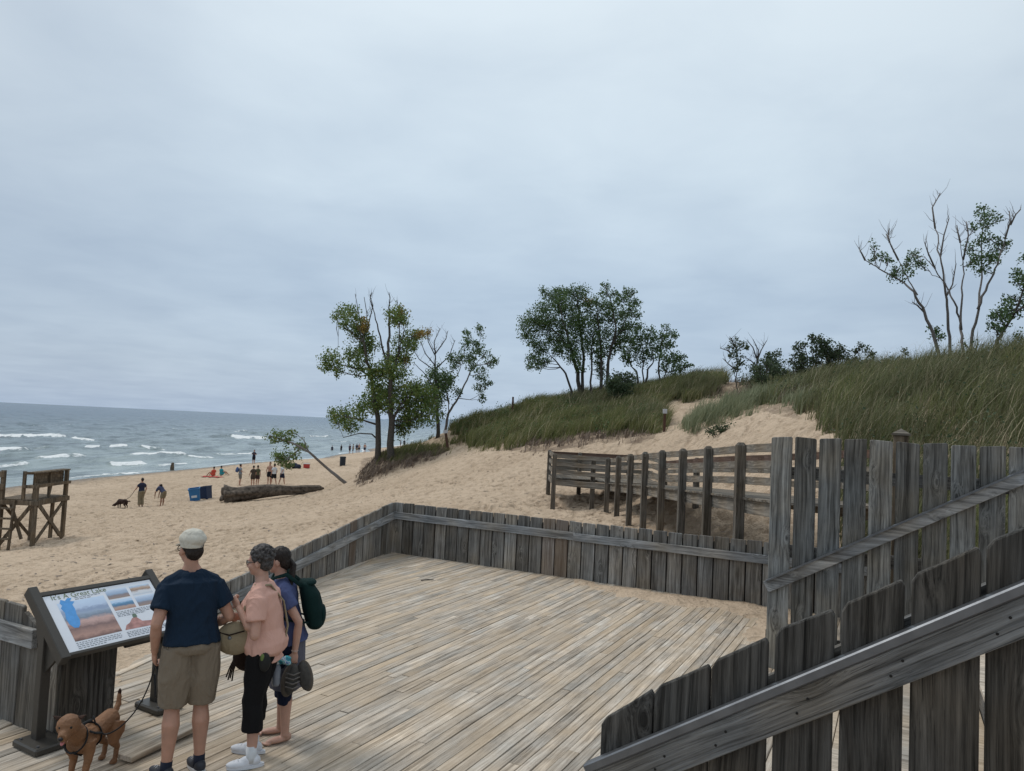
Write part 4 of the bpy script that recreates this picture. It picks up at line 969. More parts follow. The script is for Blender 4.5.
tree('bush', 'green bush at the right edge of the picture below the trees', 28, [([(750, 490), (750, 460), (752, 420)], .03, .01)], [(745, 420, 16), (755, 440, 20), (735, 450, 18), (750, 465, 22), (770, 450, 24), (725, 470, 12)], [], [], 'leaf', cat='bush', seed=23, size=.08, depth=.5, **E_)
tree('bush', 'small grey green tuft bush alone on the sand slope right of the marker post', 27.3, [([(725, 431), (725, 428), (725, 425)], .02, .01)], [(718, 428, 4.5), (726, 427, 5), (708, 431, 3.5), (734, 431, 4.5), (722, 433, 5), (712, 434, 4)], [], [], 'leaf_dark', cat='bush', seed=24, size=.06, depth=.3, dens=2)

def herbs(name, label, poly, n, mat, yr, xr, seed, size=.07, h=.45):
    R_ = np.random.RandomState(seed); N_ = n*5; y = yr[0]+(yr[1]-yr[0])*R_.rand(N_); x = xr[0]+(xr[1]-xr[0])*R_.rand(N_); z = base_h(x, y)
    u, v = project(np.stack([x, y, z], 1)); k = (inpoly(u, v, poly) > 0) & (fbm(x*.5+seed, y*.5, 3)+R_.rand(N_)*.3 > .1); x, y, z = x[k][:n], y[k][:n], z[k][:n]
    rep = 16; i = np.repeat(np.arange(len(x)), rep); sc_ = (.6+.8*R_.rand(len(x)))[i]
    p = np.stack([x[i], y[i], z[i]+.1], 1)+R_.normal(size=(len(i), 3))*np.array([.16, .16, .14])*sc_[:, None]+np.array([0, 0, 1])*(h*R_.rand(len(i))*sc_)[:, None]
    a = R_.normal(size=p.shape); a /= np.linalg.norm(a, axis=1)[:, None]; b = np.cross(a, R_.normal(size=p.shape)); b /= np.linalg.norm(b, axis=1)[:, None]; s_ = size*(.6+.7*R_.rand(len(p), 1))
    V = np.stack([p-a*s_*.6, p+b*s_*.35, p+a*s_*.6, p-b*s_*.35], 1).reshape(-1, 3)
    o = np_mesh(name, V, np.arange(len(V)).reshape(-1, 4), mat); tag(o, label, 'plants', kind='stuff')
def grass(name, label, poly, n, hgt, mats, yr, xr, seed, lean=(.35, .05), width=.014, wts=None, keep=.0, clump=.5, ymin=0):
    R_ = np.random.RandomState(seed)
    N_ = n*6; r = np.sqrt(R_.rand(N_)*(yr[1]**2-yr[0]**2)*0+(yr[0]+(yr[1]-yr[0])*R_.rand(N_))**2); x = xr[0]+(xr[1]-xr[0])*R_.rand(N_); y = r
    z = base_h(x, y)+foot(x, y)*.5
    u, v = project(np.stack([x, y, z], 1)); jj = 400./y; k = inpoly(u+perlin(x*1.3, y*1.3)*jj, v+(perlin(x*1.1+9, y*1.1)*1.1+R_.normal(size=N_)*.18)*jj*.6, poly) > 0
    nz = fbm(x*.35+seed, y*.35, 3); nb = fbm(x*1.1-seed, y*1.1, 2); k &= ((nz+R_.rand(N_)*.9) > keep) & (nb+R_.rand(N_)*.5 > -.12)
    x, y, z, nz = x[k][:n], y[k][:n], z[k][:n], nz[k][:n]
    n = len(x); 
    # tufts: pull blades toward tuft centres
    cx = np.round(x/clump)*clump+perlin(x*0+np.round(x/clump)*3.7, np.round(y/clump)*2.9)*clump; cy = np.round(y/clump)*clump+perlin(np.round(x/clump)*1.9+4, np.round(y/clump)*5.1)*clump
    f = R_.rand(n)*.45; x = x+(cx-x)*f; y = y+(cy-y)*f; z = base_h(x, y)-.06
    h = hgt*(.5+.75*R_.rand(n))*(1+.55*np.clip(nz*2, -1, 1)); az = R_.rand(n)*2*pi
    l = R_.rand(n)*.55
    dx = (np.cos(az)*l+lean[0]*(.6+.8*R_.rand(n)))*h; dy = (np.sin(az)*l+lean[1])*h
    wa = R_.rand(n)*pi; wx = np.cos(wa)*width*.5*(.7+.6*R_.rand(n)); wy = np.sin(wa)*width*.5
    wx = np.where(np.abs(wx) < width*.2, width*.2, wx)
    def P_(f_, hw, zf): 
        return np.stack([x+dx*f_-wx*hw, y+dy*f_-wy*hw, z+h*zf], 1), np.stack([x+dx*f_+wx*hw, y+dy*f_+wy*hw, z+h*zf], 1)
    a0, b0 = P_(0, 1, 0); a1, b1 = P_(.3, .85, .5); a2, b2 = P_(.68, .55, .82); a3, b3 = P_(1.15, .12, 1.0)
    V = np.stack([a0, b0, a1, b1, a2, b2, a3, b3], 1).reshape(-1, 3); i = np.arange(n)*8
    Q = np.concatenate([np.stack([i, i+1, i+3, i+2], 1), np.stack([i+2, i+3, i+5, i+4], 1), np.stack([i+4, i+5, i+7, i+6], 1)])
    o = np_mesh(name, V, Q, mats); tag(o, label, 'grass', kind='stuff'); return o
grass('dune_grass', 'long green and straw coloured grass on the dune left of the sandy path', G_LEFT, 72000, .72, M['grass'], (33, 54), (-6, 14), 1, width=.022, keep=.14, clump=.8)
herbs('low_plants', 'low leafy plants scattered through the left dune grass', G_LEFT, 700, M['leaf'], (33, 54), (-6, 14), 41, .09, .55)
herbs('low_plants', 'low leafy plants scattered through the right dune grass', G_RIGHT, 700, M['leaf_dark'], (12, 44), (4, 40), 42, .07, .7)
herbs('low_plants', 'brushy leafy plants along the crest above the sandy path', [(722, 366), (745, 366), (800, 356), (880, 352), (880, 372), (820, 385), (780, 392), (740, 396)], 260, M['leaf_dark'], (26, 46), (6, 20), 43, .09, .9)
G_NEARL = [(447, 425), (520, 412), (660, 395), (720, 375), (722, 392), (690, 402), (668, 400), (655, 408), (664, 430), (634, 428), (600, 430), (540, 425), (480, 440)]
grass('dune_grass', 'darker brownish green grass along the upper part of the left dune', [(560, 405), (640, 385), (722, 362), (724, 390), (690, 402), (668, 400), (655, 408), (664, 430), (634, 428), (600, 425), (575, 415)], 22000, .8, M['grass_dark'], (33, 50), (0, 14), 2, width=.022)
grass('dune_grass', 'dense wind bent green grass covering the dune at the right', G_RIGHT, 150000, .8, M['grass_dark'], (11, 44), (4, 40), 3, lean=(.36, .05), width=.016, keep=-.1)
grass('straw_stems', 'tall pale straw coloured seed stems scattered over the right dune grass', G_RIGHT, 3500, .98, M['straw'], (11, 44), (4, 40), 31, lean=(.45, .05), width=.013)
grass('straw_stems', 'pale straw stems scattered over the left dune grass', G_LEFT, 2200, .9, M['straw'], (33, 54), (-6, 14), 32, lean=(.3, .05), width=.02)
grass('dune_grass', 'fresher green blades mixed into the grass at the right', G_RIGHT, 45000, .7, M['grass'], (11, 44), (4, 40), 4, lean=(.3, .05), width=.014, keep=.25)
grass('marram_grass', 'blue green marram grass tongue growing on the sand right of the path', [(680, 430), (692, 420), (732, 406), (765, 394), (800, 400), (820, 425), (800, 412), (770, 402), (740, 414), (712, 426), (690, 433)], 16000, .6, M['grass_blue'], (24, 42), (4, 20), 5, width=.018, clump=.8)
grass('mound_grass', 'dry tangled roots and dead grass on the eroded side of the mound under the trees', [(357, 484), (360, 462), (372, 450), (392, 455), (425, 455), (446, 450), (444, 454), (425, 460), (400, 466), (378, 476), (365, 482)], 3600, .30, M['twig'], (40, 50), (-12, -2), 6, width=.03, clump=.3)
grass('mound_grass', 'green grass on top of the mound under the trees', [(372, 452), (385, 446), (400, 450), (440, 442), (475, 436), (480, 440), (452, 444), (440, 453), (420, 457), (395, 461), (378, 462)], 7000, .35, M['grass'], (42, 52), (-12, 0), 7, width=.022, clump=.4)
grass('dry_brush', 'dark dead brush and roots along the crest above the sandy path', [(722, 366), (745, 372), (800, 378), (820, 400), (826, 425), (800, 405), (760, 395), (730, 400), (700, 395)], 7000, .45, M['twig'], (24, 46), (6, 20), 8, width=.03, clump=.5, keep=.3)
grass('dry_brush', 'brown roots and dead stems hanging at the foot of the left dune grass', [(505, 448), (545, 438), (600, 428), (655, 432), (650, 440), (600, 440), (560, 447), (530, 452)], 3500, .25, M['twig'], (30, 44), (-2, 10), 9, width=.03, clump=.6, keep=.45)

# ---------------------------------------------------------------- driftwood log
def log():
    a = on(224, 502); b = on(324, 489); b = Vector((b.x, b.y, b.z)); a = a+Vector((0, 0, .38)); b = b+Vector((0, 0, .12))
    root = empty('driftwood_log', (a.x, a.y, a.z-.4), 0, 'huge weathered driftwood log lying on the beach beyond the sand', 'log')
    o = root.location.copy(); ax = (b-a); L_ = ax.length; ax.normalize(); sd_ = ax.cross(Vector((0, 0, 1))).normalized(); up = sd_.cross(ax)
    n = 60; k = 28; V = []
    for i in range(n+1):
        f = i/n; r = .50*(1-.62*f)+.14*math.exp(-(f/.05)**2)
        if f > .96: r *= max(.25, (1-f)/.04)
        c = a+ax*(L_*f)+up*(.08*sin(f*5))+sd_*(.1*sin(f*4))
        for j in range(k):
            th = 2*pi*j/k
            w = 1+.10*abs(sin(th*4.3+f*5))*(1-f)+.26*float(perlin(np.array([th*1.6+f*1.2]), np.array([f*3.0]))[0])+.10*sin(th*7+f*2)*(.6+.4*sin(f*9))+.05*sin(th*13+f*7)
            V.append(c+(sd_*cos(th)+up*sin(th))*r*w-o)
    mb = MB(); fs = [(i*k+j, i*k+(j+1) % k, (i+1)*k+(j+1) % k, (i+1)*k+j) for i in range(n) for j in range(k)]
    mb.add(V, fs+[tuple(range(k-1, -1, -1)), tuple(n*k+j for j in range(k))])
    lw = simple('old driftwood', (.105, .085, .068), .9, .7, 5, 1.0)
    mb.build('log_trunk', lw, root, smooth=True)
    for (f, d1, r) in ((.01, sd_*.15+up*.55-ax*.1, .2), (.0, -sd_*.5-up*.25-ax*.15, .17), (.0, sd_*.5-up*.2-ax*.2, .16), (.03, up*.30+ax*.8+sd_*.35, .13)):
        c = a+ax*L_*f-o; mb = MB(); mb.tube([c-d1*.2, c+d1*.6, c+d1*1.0], [r*1.3, r, r*.55], 10); mb.build('root_stub', lw, root, smooth=True)
log()
def bins():
    p = on(195, 500); blue = simple('blue plastic', (.03, .15, .34), .45, .1, 6); dk = simple('dark blue plastic', (.012, .03, .075), .5, .1, 6); wh = simple('white decal', (.55, .58, .6), .6, .05)
    for i, (px, py, m, lab) in enumerate([(195.5, 500.5, blue, 'bright blue bin with a white decal tipped on the sand'), (206, 498.5, dk, 'dark blue open bin next to the bright blue one')]):
        p = on(px, py); t = empty('recycling_bin', p-Vector((0, 0, .05)), radians(18 if i == 0 else -12), lab, 'bin'); t.rotation_euler = (radians(4), radians(-9), t.rotation_euler.z)
        w, h = .66, .84; mb = MB()
        def rg(z, s): return [(-w/2*s, -w/2*s, z), (w/2*s, -w/2*s, z), (w/2*s, w/2*s, z), (-w/2*s, w/2*s, z)]
        v = rg(0, .86)+rg(h, 1.0)+rg(h, .92)+rg(.06, .8)
        f = [(3, 2, 1, 0)]+[(i_, (i_+1) % 4, (i_+1) % 4+4, i_+4) for i_ in range(4)]+[(i_+4, (i_+1) % 4+4, (i_+1) % 4+8, i_+8) for i_ in range(4)]+[(i_+8, (i_+1) % 4+8, (i_+1) % 4+12, i_+12) for i_ in range(4)]+[(12, 13, 14, 15)]
        mb.add(v, f); mb.build('bin_body', m, t, bevel=.01)
        mb = MB()
        for a_, b_ in (((-w/2, -w/2), (w/2, -w/2)), ((w/2, -w/2), (w/2, w/2)), ((w/2, w/2), (-w/2, w/2)), ((-w/2, w/2), (-w/2, -w/2))): mb.bar((*a_, h), (*b_, h), .06, .06)
        mb.build('rim', m, t)
        if i == 0: mb = MB(); mb.box((-.02, -.325, .44), (.34, .01, .34)); q = mb.build('decal', wh, t); q.rotation_euler = (radians(-3), 0, 0)
    p = on(342.5, 465.5); t = empty('trash_barrel', p-Vector((0, 0, .05)), 0, 'dark upright trash barrel standing alone far down the beach', 'barrel')
    bk = simple('black barrel', (.018, .024, .034), .5, .2, 4)
    mb = MB(); mb.loft([(0, 0, 0, .27, .27), (0, 0, .05, .29, .29), (0, 0, .4, .3, .3), (0, 0, .43, .315, .315), (0, 0, .46, .3, .3), (0, 0, .85, .3, .3), (0, 0, .9, .33, .33), (0, 0, .92, .33, .33)], 20); mb.build('barrel_body', bk, t, smooth=False)
    mb = MB(); mb.loft([(0, 0, .92, .34, .34), (0, 0, .96, .32, .32), (0, 0, .99, .2, .2)], 20); mb.build('lid', bk, t)
    p = on(306.5, 468); t = empty('cooler', p, .2, 'small red cooler with a white lid beside the dark beach gear', 'cooler')
    mb = MB(); mb.box((0, 0, .2), (.62, .38, .4)); mb.build('cooler_body', simple('red plastic', (.42, .05, .045), .4), t, bevel=.03)
    mb = MB(); mb.box((0, 0, .44), (.64, .4, .08)); mb.build('lid', simple('white plastic', (.6, .58, .56), .4), t, bevel=.02)
    mb = MB(); mb.tube([(-.33, 0, .3), (-.34, 0, .52), (.34, 0, .52), (.33, 0, .3)], .012, 6); mb.build('handle', bk, t)
    p = on(293, 468.5); t = empty('folded_beach_gear', p, 0, 'low dark pile of bags and a beach cart behind the leafy fallen branch', 'beach gear')
    dn = simple('dark navy nylon', (.02, .026, .05), .8, .3, 5)
    for q, (x, y, s) in enumerate([(-.45, 0, .3), (.1, .2, .34), (.55, -.1, .28)]):
        mb = MB(); mb.ell((x, y, s*.8), (s*1.1, s*.8, s*.9), 14, 10); mb.build('bag', dn, t, smooth=True)
    for x in (-.3, .4):
        mb = MB(); mb.tube([(x, -.35, .13), (x, -.28, .13)], .13, 14); mb.build('wheel', bk, t)
    mb = MB(); mb.box((.05, 0, .2), (1.2, .5, .05)); mb.tube([(.65, 0, .2), (1.0, 0, .75)], .015, 6); mb.build('cart_frame', bk, t)
bins()

# ---------------------------------------------------------------- lifeguard chair
def lifeguard():
    A = on(32, 546)
    t = empty('lifeguard_chair', A, radians(2), 'weathered wooden lifeguard chair tower with a ladder standing on the sand', 'lifeguard chair')
    Wd, Dp, PH, z0 = 1.22, 1.95, 1.66, -.45      # local -x toward the lake side, +y away
    def bar(name, a, b, w_=.09, h_=.09): mb = MB(); mb.bar(a, b, w_, h_); mb.build(name, M['tower'], t, bevel=.006)
    for x, y, h in ((0, 0, PH+.62), (0, Dp, PH+1.0), (-Wd, Dp, PH), (-Wd, 0, PH+1.05)): bar('leg', (x, y, z0), (x, y, h), .13, .13)
    bar('leg', (-.46, 0, PH-.1), (-.46, 0, PH+1.05), .10, .10); bar('leg', (-.46, Dp, z0), (-.46, Dp, PH), .11, .11)
    for k in range(11): bar('platform_plank', (-Wd-.15, .06+k*.182, PH), (.1, .06+k*.182, PH), .172, .045)
    bar('platform_beam', (-Wd-.15, -.09, PH-.10), (.12, -.09, PH-.10), .05, .17); bar('platform_beam', (-Wd-.15, Dp+.09, PH-.10), (.12, Dp+.09, PH-.10), .05, .17); bar('platform_beam', (.09, -.06, PH-.1), (.09, Dp+.06, PH-.1), .05, .17)
    bar('arm_rail', (-.46, -.09, PH+.50), (.1, -.09, PH+.50), .05, .12); bar('arm_rail', (.09, -.12, PH+.53), (.09, Dp+.15, PH+.53), .05, .12)
    bar('top_rail', (-.46, -.08, PH+.98), (-.1, .12, PH+.98), .05, .10)
    mb = MB()
    for k in range(4): mb.bar((-.12, -.02, PH+.58+k*.11), (-.12, Dp-.02, PH+.58+k*.11), .04, .104)
    mb.build('seat_back', M['tower'], t)
    bar('back_post', (-.08, .03, PH), (-.08, .03, PH+1.05), .10, .10); bar('back_post', (-.08, .95, PH), (-.08, .95, PH+1.05)); bar('seat_post', (-.45, Dp-.35, PH), (-.38, Dp-.35, PH+.5)); bar('seat_post', (-.45, .6, PH), (-.38, .6, PH+.5))
    bar('top_board', (-.08, -.15, PH+1.02), (-.08, Dp+.12, PH+1.02), .30, .05); bar('seat', (-.30, .1, PH+.47), (-.30, Dp-.1, PH+.47), .42, .045)
    bar('brace', (.08, .05, PH-.15), (.08, Dp-.1, .0), .05, .14); bar('brace', (.02, Dp-.08, PH-.15), (.02, .1, .12), .05, .13)
    bar('brace', (-.1, -.04, PH-.15), (-Wd+.05, -.04, .0), .05, .13); bar('brace', (-Wd+.1, Dp, PH-.2), (-.1, Dp, .1), .05, .13); bar('brace', (-Wd+.35, -.02, PH-.15), (-.35, -.1, .25), .05, .12)
    bar('brace', (-Wd, .1, PH-.2), (-Wd, Dp-.1, .1), .05, .12)
    for z in (PH+.35, PH+.80): bar('block', (-Wd, -.10, z), (-Wd, -.10, z+.22), .16, .10)
    for x in (-1.30, -.66): bar('ladder_rail', (x, -.34, z0), (x, -.14, PH), .06, .12)
    for k in range(4): f = (k+.9)/4.6; bar('ladder_rung', (-1.35, -.34+.2*f-.06, PH*f-.05), (-.61, -.34+.2*f-.06, PH*f-.05), .12, .06)
lifeguard()

# ---------------------------------------------------------------- information panel
def panel():
    TLp = G(42, 597.5, 1.10); TRp = G(150.7, 579.5, 1.10); w = (TRp-TLp); wd = .93; w.z = 0; wx = w.normalized(); nx = Vector((wx.y, -wx.x, 0))   # toward the readers
    ang = atan2(wx.y, wx.x); tilt = math.atan(.34/.42)
    root = empty('information_panel', (TLp.x, TLp.y, 0), ang, 'slanted beach information panel in a dark metal frame on two posts beside the man', 'information sign')
    fr = M['frame']; sl = .56
    # local: +x along width, -y toward the readers, z up ; panel plane from (0,0,1.10) down to (0,-.44,.75)
    dn = Vector((0, -cos(tilt), -sin(tilt))); nrm = Vector((0, -sin(tilt), cos(tilt)))
    def Pn(x, s, h=0): return Vector((x, 0, 1.10))+dn*s+nrm*h
    def slab(name, x0, x1, s0, s1, h0, h1, mat, parent=root, bevel=0):
        mb = MB(); v = [Pn(x, s, h) for h in (h0, h1) for s in (s0, s1) for x in (x0, x1)]
        mb.add(v, [(0, 2, 3, 1), (4, 5, 7, 6), (0, 1, 5, 4), (2, 6, 7, 3), (0, 4, 6, 2), (1, 3, 7, 5)]); return mb.build(name, mat, parent, bevel=bevel)
    slab('backing', -.02, wd+.02, -.035, sl+.02, -.035, -.003, fr)
    slab('frame_rail', -.02, wd+.02, -.045, -.004, -.03, .012, fr, bevel=.003); slab('frame_rail', -.02, wd+.02, sl+.004, sl+.03, -.04, .010, fr, bevel=.003)
    for x0, x1 in ((-.075, -.003), (wd+.003, wd+.075)): slab('end_bracket', x0, x1, -.11, sl+.045, -.075, .016, fr, bevel=.006)
    face = slab('printed_face', 0, wd, 0, sl, -.003, .002, simple('white printed face', (.74, .78, .84), .25, .03, 8, 0, 0, .5))
    def flat(name, pts, mat, h=.0030):
        mb = MB(); mb.add([Pn(x*wd, s*sl, h) for x, s in pts], [tuple(range(len(pts)))]); return mb.build(name, mat, face)
    def pic_mat(name, stops, sc=(4, 4, 4), warp=.12, seed=0, ang_axis='s'):
        m, nt, N, L, B = mat_new(name); tc = N.new('ShaderNodeTexCoord').outputs['Generated']
        n = noise(N, L, tc, sc[0], 5, .6, .4); sp = N.new('ShaderNodeSeparateXYZ'); L.new(tc, sp.inputs[0])
        v = math_(N, L, 'ADD', sp.outputs[1], math_(N, L, 'MULTIPLY', math_(N, L, 'SUBTRACT', n, .5), warp*2.2))
        L.new(ramp(N, L, v, stops), B.inputs['Base Color']); B.inputs['Roughness'].default_value = .3; return m
    big = pic_mat('beach photograph print', [(.0, (.16, .09, .08)), (.12, (.45, .27, .22)), (.30, (.22, .14, .13)), (.44, (.60, .40, .36)), (.54, (.20, .25, .32)), (.66, (.33, .42, .55)), (.72, (.28, .36, .52)), (.8, (.50, .62, .80)), (1, (.58, .72, .9))], (7, 4, 4), .10)
    flat('beach_photo', [(.085, .16), (.50, .15), (.50, .84), (.085, .85)], big)
    # blue lake map: our own vertical lake outline
    lake_pts = [(.11, .16), (.13, .10), (.16, .135), (.19, .09), (.225, .10), (.20, .15), (.235, .17), (.205, .22), (.21, .30), (.20, .40), (.205, .50), (.19, .58), (.165, .63), (.13, .62), (.105, .55), (.10, .44), (.115, .34), (.10, .25), (.12, .21)]
    flat('lake_map', lake_pts, simple('map blue', (.10, .34, .72), .3, .08), .0042)
    P1 = pic_mat('shore photo print', [(0, (.35, .25, .2)), (.3, (.25, .22, .24)), (.5, (.30, .42, .58)), (.7, (.42, .52, .68)), (1, (.62, .74, .88))], (5, 1, 1), .15)
    P2 = pic_mat('surf photo print', [(0, (.42, .25, .2)), (.25, (.5, .36, .3)), (.45, (.08, .19, .33)), (.62, (.12, .3, .5)), (.8, (.5, .66, .85)), (1, (.55, .7, .88))], (6, 1, 1), .2)
    P3 = pic_mat('dune photo print', [(0, (.55, .62, .7)), (.3, (.7, .72, .75)), (.5, (.30, .2, .15)), (.7, (.5, .36, .27)), (.85, (.45, .55, .68)), (1, (.55, .7, .85))], (4, 1, 1), .25)
    flat('small_photo', [(.53, .07), (.735, .07), (.735, .25), (.53, .25)], P1); flat('small_photo', [(.53, .28), (.735, .28), (.735, .47), (.53, .47)], P2)
    flat('small_photo', [(.765, .07), (.965, .07), (.965, .25), (.765, .25)], P3); flat('small_photo', [(.765, .28), (.965, .28), (.965, .47), (.765, .47)], P1)
    flat('dune_drawing', [(.53, .84), (.56, .76), (.60, .73), (.64, .66), (.68, .64), (.72, .74), (.80, .76), (.88, .68), (.965, .62), (.965, .80), (.88, .84), (.75, .85)], simple('rosy dune drawing', (.45, .24, .22), .4, .3, 20)); flat('house_drawing', [(.655, .655), (.655, .61), (.672, .575), (.695, .60), (.695, .65)], simple('green house drawing', (.14, .20, .15), .4), .0042)
    ink = simple('grey print ink', (.17, .2, .24), .4)
    fc = bpy.data.curves.new('title', 'FONT'); fc.body = "It's A Great Lake"; fc.size = .066; fc.extrude = .0002; fo = bpy.data.objects.new('title', fc); COL.objects.link(fo)
    dg = bpy.context.evaluated_depsgraph_get(); dg.update(); me = bpy.data.meshes.new_from_object(fo.evaluated_get(dg)); bpy.data.objects.remove(fo)
    tt = link_mesh('title_text', me, simple('olive title ink', (.16, .20, .10), .4), face); Mx = Matrix((Vector((1, 0, 0)), -dn, nrm)).transposed().to_4x4(); Mx.translation = Pn(.06*wd, .085*sl, .0035); tt.matrix_local = Mx
    mb = MB(); R2 = random.Random(4)
    def lines(x0, x1, s0, s1, n):
        for i in range(n):
            s = s0+(s1-s0)*i/max(1, n-1); x = x0; e = x1 if i < n-1 else x0+(x1-x0)*.6
            while x < e:
                l = R2.uniform(.012, .035); xe = min(x+l, e)
                mb.add([Pn(x*wd, s*sl, .0032), Pn(xe*wd, s*sl, .0032), Pn(xe*wd, (s+.011)*sl, .0032), Pn(x*wd, (s+.011)*sl, .0032)], [(0, 3, 2, 1)]); x = xe+.008
    lines(.085, .48, .875, .965, 4); lines(.53, .96, .50, .58, 4); lines(.53, .96, .88, .96, 4); lines(.25, .48, .10, .13, 2)
    mb.build('caption_lines', ink, face)
    # posts: left and right, under the panel middle
    for x in (-.035, wd+.035):
        q0 = Pn(0, .27, -.07)
        mb = MB(); mb.bar((x, q0.y, .012), (x, q0.y, q0.z+.04), .075, .075); po = mb.build('post', fr, root, bevel=.004)
        mb = MB(); poly = [(-.04, .0), (.0, 0)]
        a_ = Pn(x, .06, -.07); b_ = Pn(x, sl-.03, -.07); c_ = Vector((x, q0.y, q0.z-.32))
        mb.add([a_+Vector((-.012, 0, 0)), b_+Vector((-.012, 0, 0)), c_+Vector((-.012, -.03, 0)), c_+Vector((-.012, .03, 0)), a_+Vector((.012, 0, 0)), b_+Vector((.012, 0, 0)), c_+Vector((.012, -.03, 0)), c_+Vector((.012, .03, 0))],
               [(0, 1, 2, 3), (7, 6, 5, 4), (0, 4, 5, 1), (1, 5, 6, 2), (2, 6, 7, 3), (3, 7, 4, 0)]); mb.build('gusset', fr, root)
        mb = MB(); mb.box((x, q0.y-.05, .03), (.26, .34, .055)); bp = mb.build('base_plate', fr, root, bevel=.012)
        for bx in (-.09, .09):
            for by in (-.12, .12): mb = MB(); mb.tube([(x+bx, q0.y-.05+by, .056), (x+bx, q0.y-.05+by, .068)], .011, 8); mb.build('bolt', M['metal'], bp)
    slab('document_box', .50, .74, .36, .56, -.13, -.037, simple('black plastic box', (.012, .012, .014), .5), bevel=.01)
    slab('small_bracket', .36, .45, .46, .55, -.07, -.037, fr)
panel()
# loose plank on the deck
p = G(147, 752); q = G(124, 763); e = G(178, 738)
t = MB(); d = (e-q); t.bar((0, 0, 0), (d.length+.15, 0, 0), .14, .04); o = t.build('loose_plank', M['deck'], None, bevel=.004); o.location = q+Vector((0, 0, .034)); o.rotation_euler = (0, radians(-1.0), atan2(d.y, d.x))
tag(o, 'short loose grey plank lying on the deck beside the dog', 'plank')
for (px, py, ln, r_) in ((309, 583, .22, .3), (0, 0, 0, 0))[:1]:
    o = MB(); o.tube([(0, 0, 0), (ln*.5, .02, .012), (ln, .03, 0)], [.008, .01, .005], 6); p = G(421, 581); o = o.build('stick', M['bark'], None, True); o.location = p+Vector((0, 0, .01)); o.rotation_euler = (0, 0, .3); tag(o, 'small dark stick lying on the deck planks near the far fence', 'stick')

# ---------------------------------------------------------------- people
def rotz(a): return Matrix.Rotation(a, 3, 'Z')
def hand(mb, w, d, side, curl=.5, s=1.0, palm_n=None):
    """w wrist point, d direction of the hand, side +1 right / -1 left, palm_n palm normal"""
    w = Vector(w); d = Vector(d).normalized(); pn = Vector(palm_n).normalized() if palm_n is not None else Vector((-side, 0, 0))
    pn = (pn-d*pn.dot(d)).normalized(); ac = d.cross(pn).normalized()
    fw = Vector((0, 1, 0)); 
    if ac.dot(fw) < 0: ac = -ac                                  # toward the thumb side (front)
    mb.tube([w-d*.01*s, w+d*.03*s, w+d*.085*s], [.026*s, .034*s, .034*s], 10, sq=.55) if False else None
    R_ = Matrix((ac, pn, d)).transposed()
    mb.ell(w+d*.045*s, (.040*s, .019*s, .058*s), 12, 8, R_)
    for i, (o, L_) in enumerate(((.030, .072), (.011, .080), (-.010, .074), (-.029, .058))):
        a = w+d*.085*s+ac*o*s; c = curl*(1+.1*i); L_ *= s
        p1 = a+(d*cos(c*.5)+pn*sin(c*.5))*L_*.42; p2 = p1+(d*cos(c*1.3)+pn*sin(c*1.3))*L_*.33; p3 = p2+(d*cos(c*2.1)+pn*sin(c*2.1))*L_*.25
        mb.tube([a-d*.02*s, a, p1, p2, p3], [.0105*s, .0105*s, .0095*s, .0085*s, .0065*s], 8)
    b = w+d*.025*s+ac*.030*s; t1 = b+(ac*.75+d*.6+pn*.25).normalized()*.038*s; t2 = t1+(d*.85+ac*.2+pn*.45).normalized()*.03*s
    mb.tube([b-ac*.015*s, b, t1, t2], [.013*s, .013*s, .0115*s, .008*s], 8)
from mathutils import noise as mnoise
def relief(o, amp, freq, stretch=(1, 1, .45), seed=0.0, ridge=False):
    me = o.data; n = len(me.vertices); nr = [v.normal.copy() for v in me.vertices]; sd__ = Vector((seed, seed*1.7, seed*.6))
    for v, nn in zip(me.vertices, nr):
        q = Vector((v.co.x*freq*stretch[0], v.co.y*freq*stretch[1], v.co.z*freq*stretch[2]))+sd__
        q += Vector((0, 0, 1))*mnoise.noise(q*.5)*1.5
        h = mnoise.noise(q); h = (1-abs(h)*2.4) if ridge else h+.5*mnoise.noise(q*2.3)
        v.co += nn*(h*amp)
    me.update(); return o
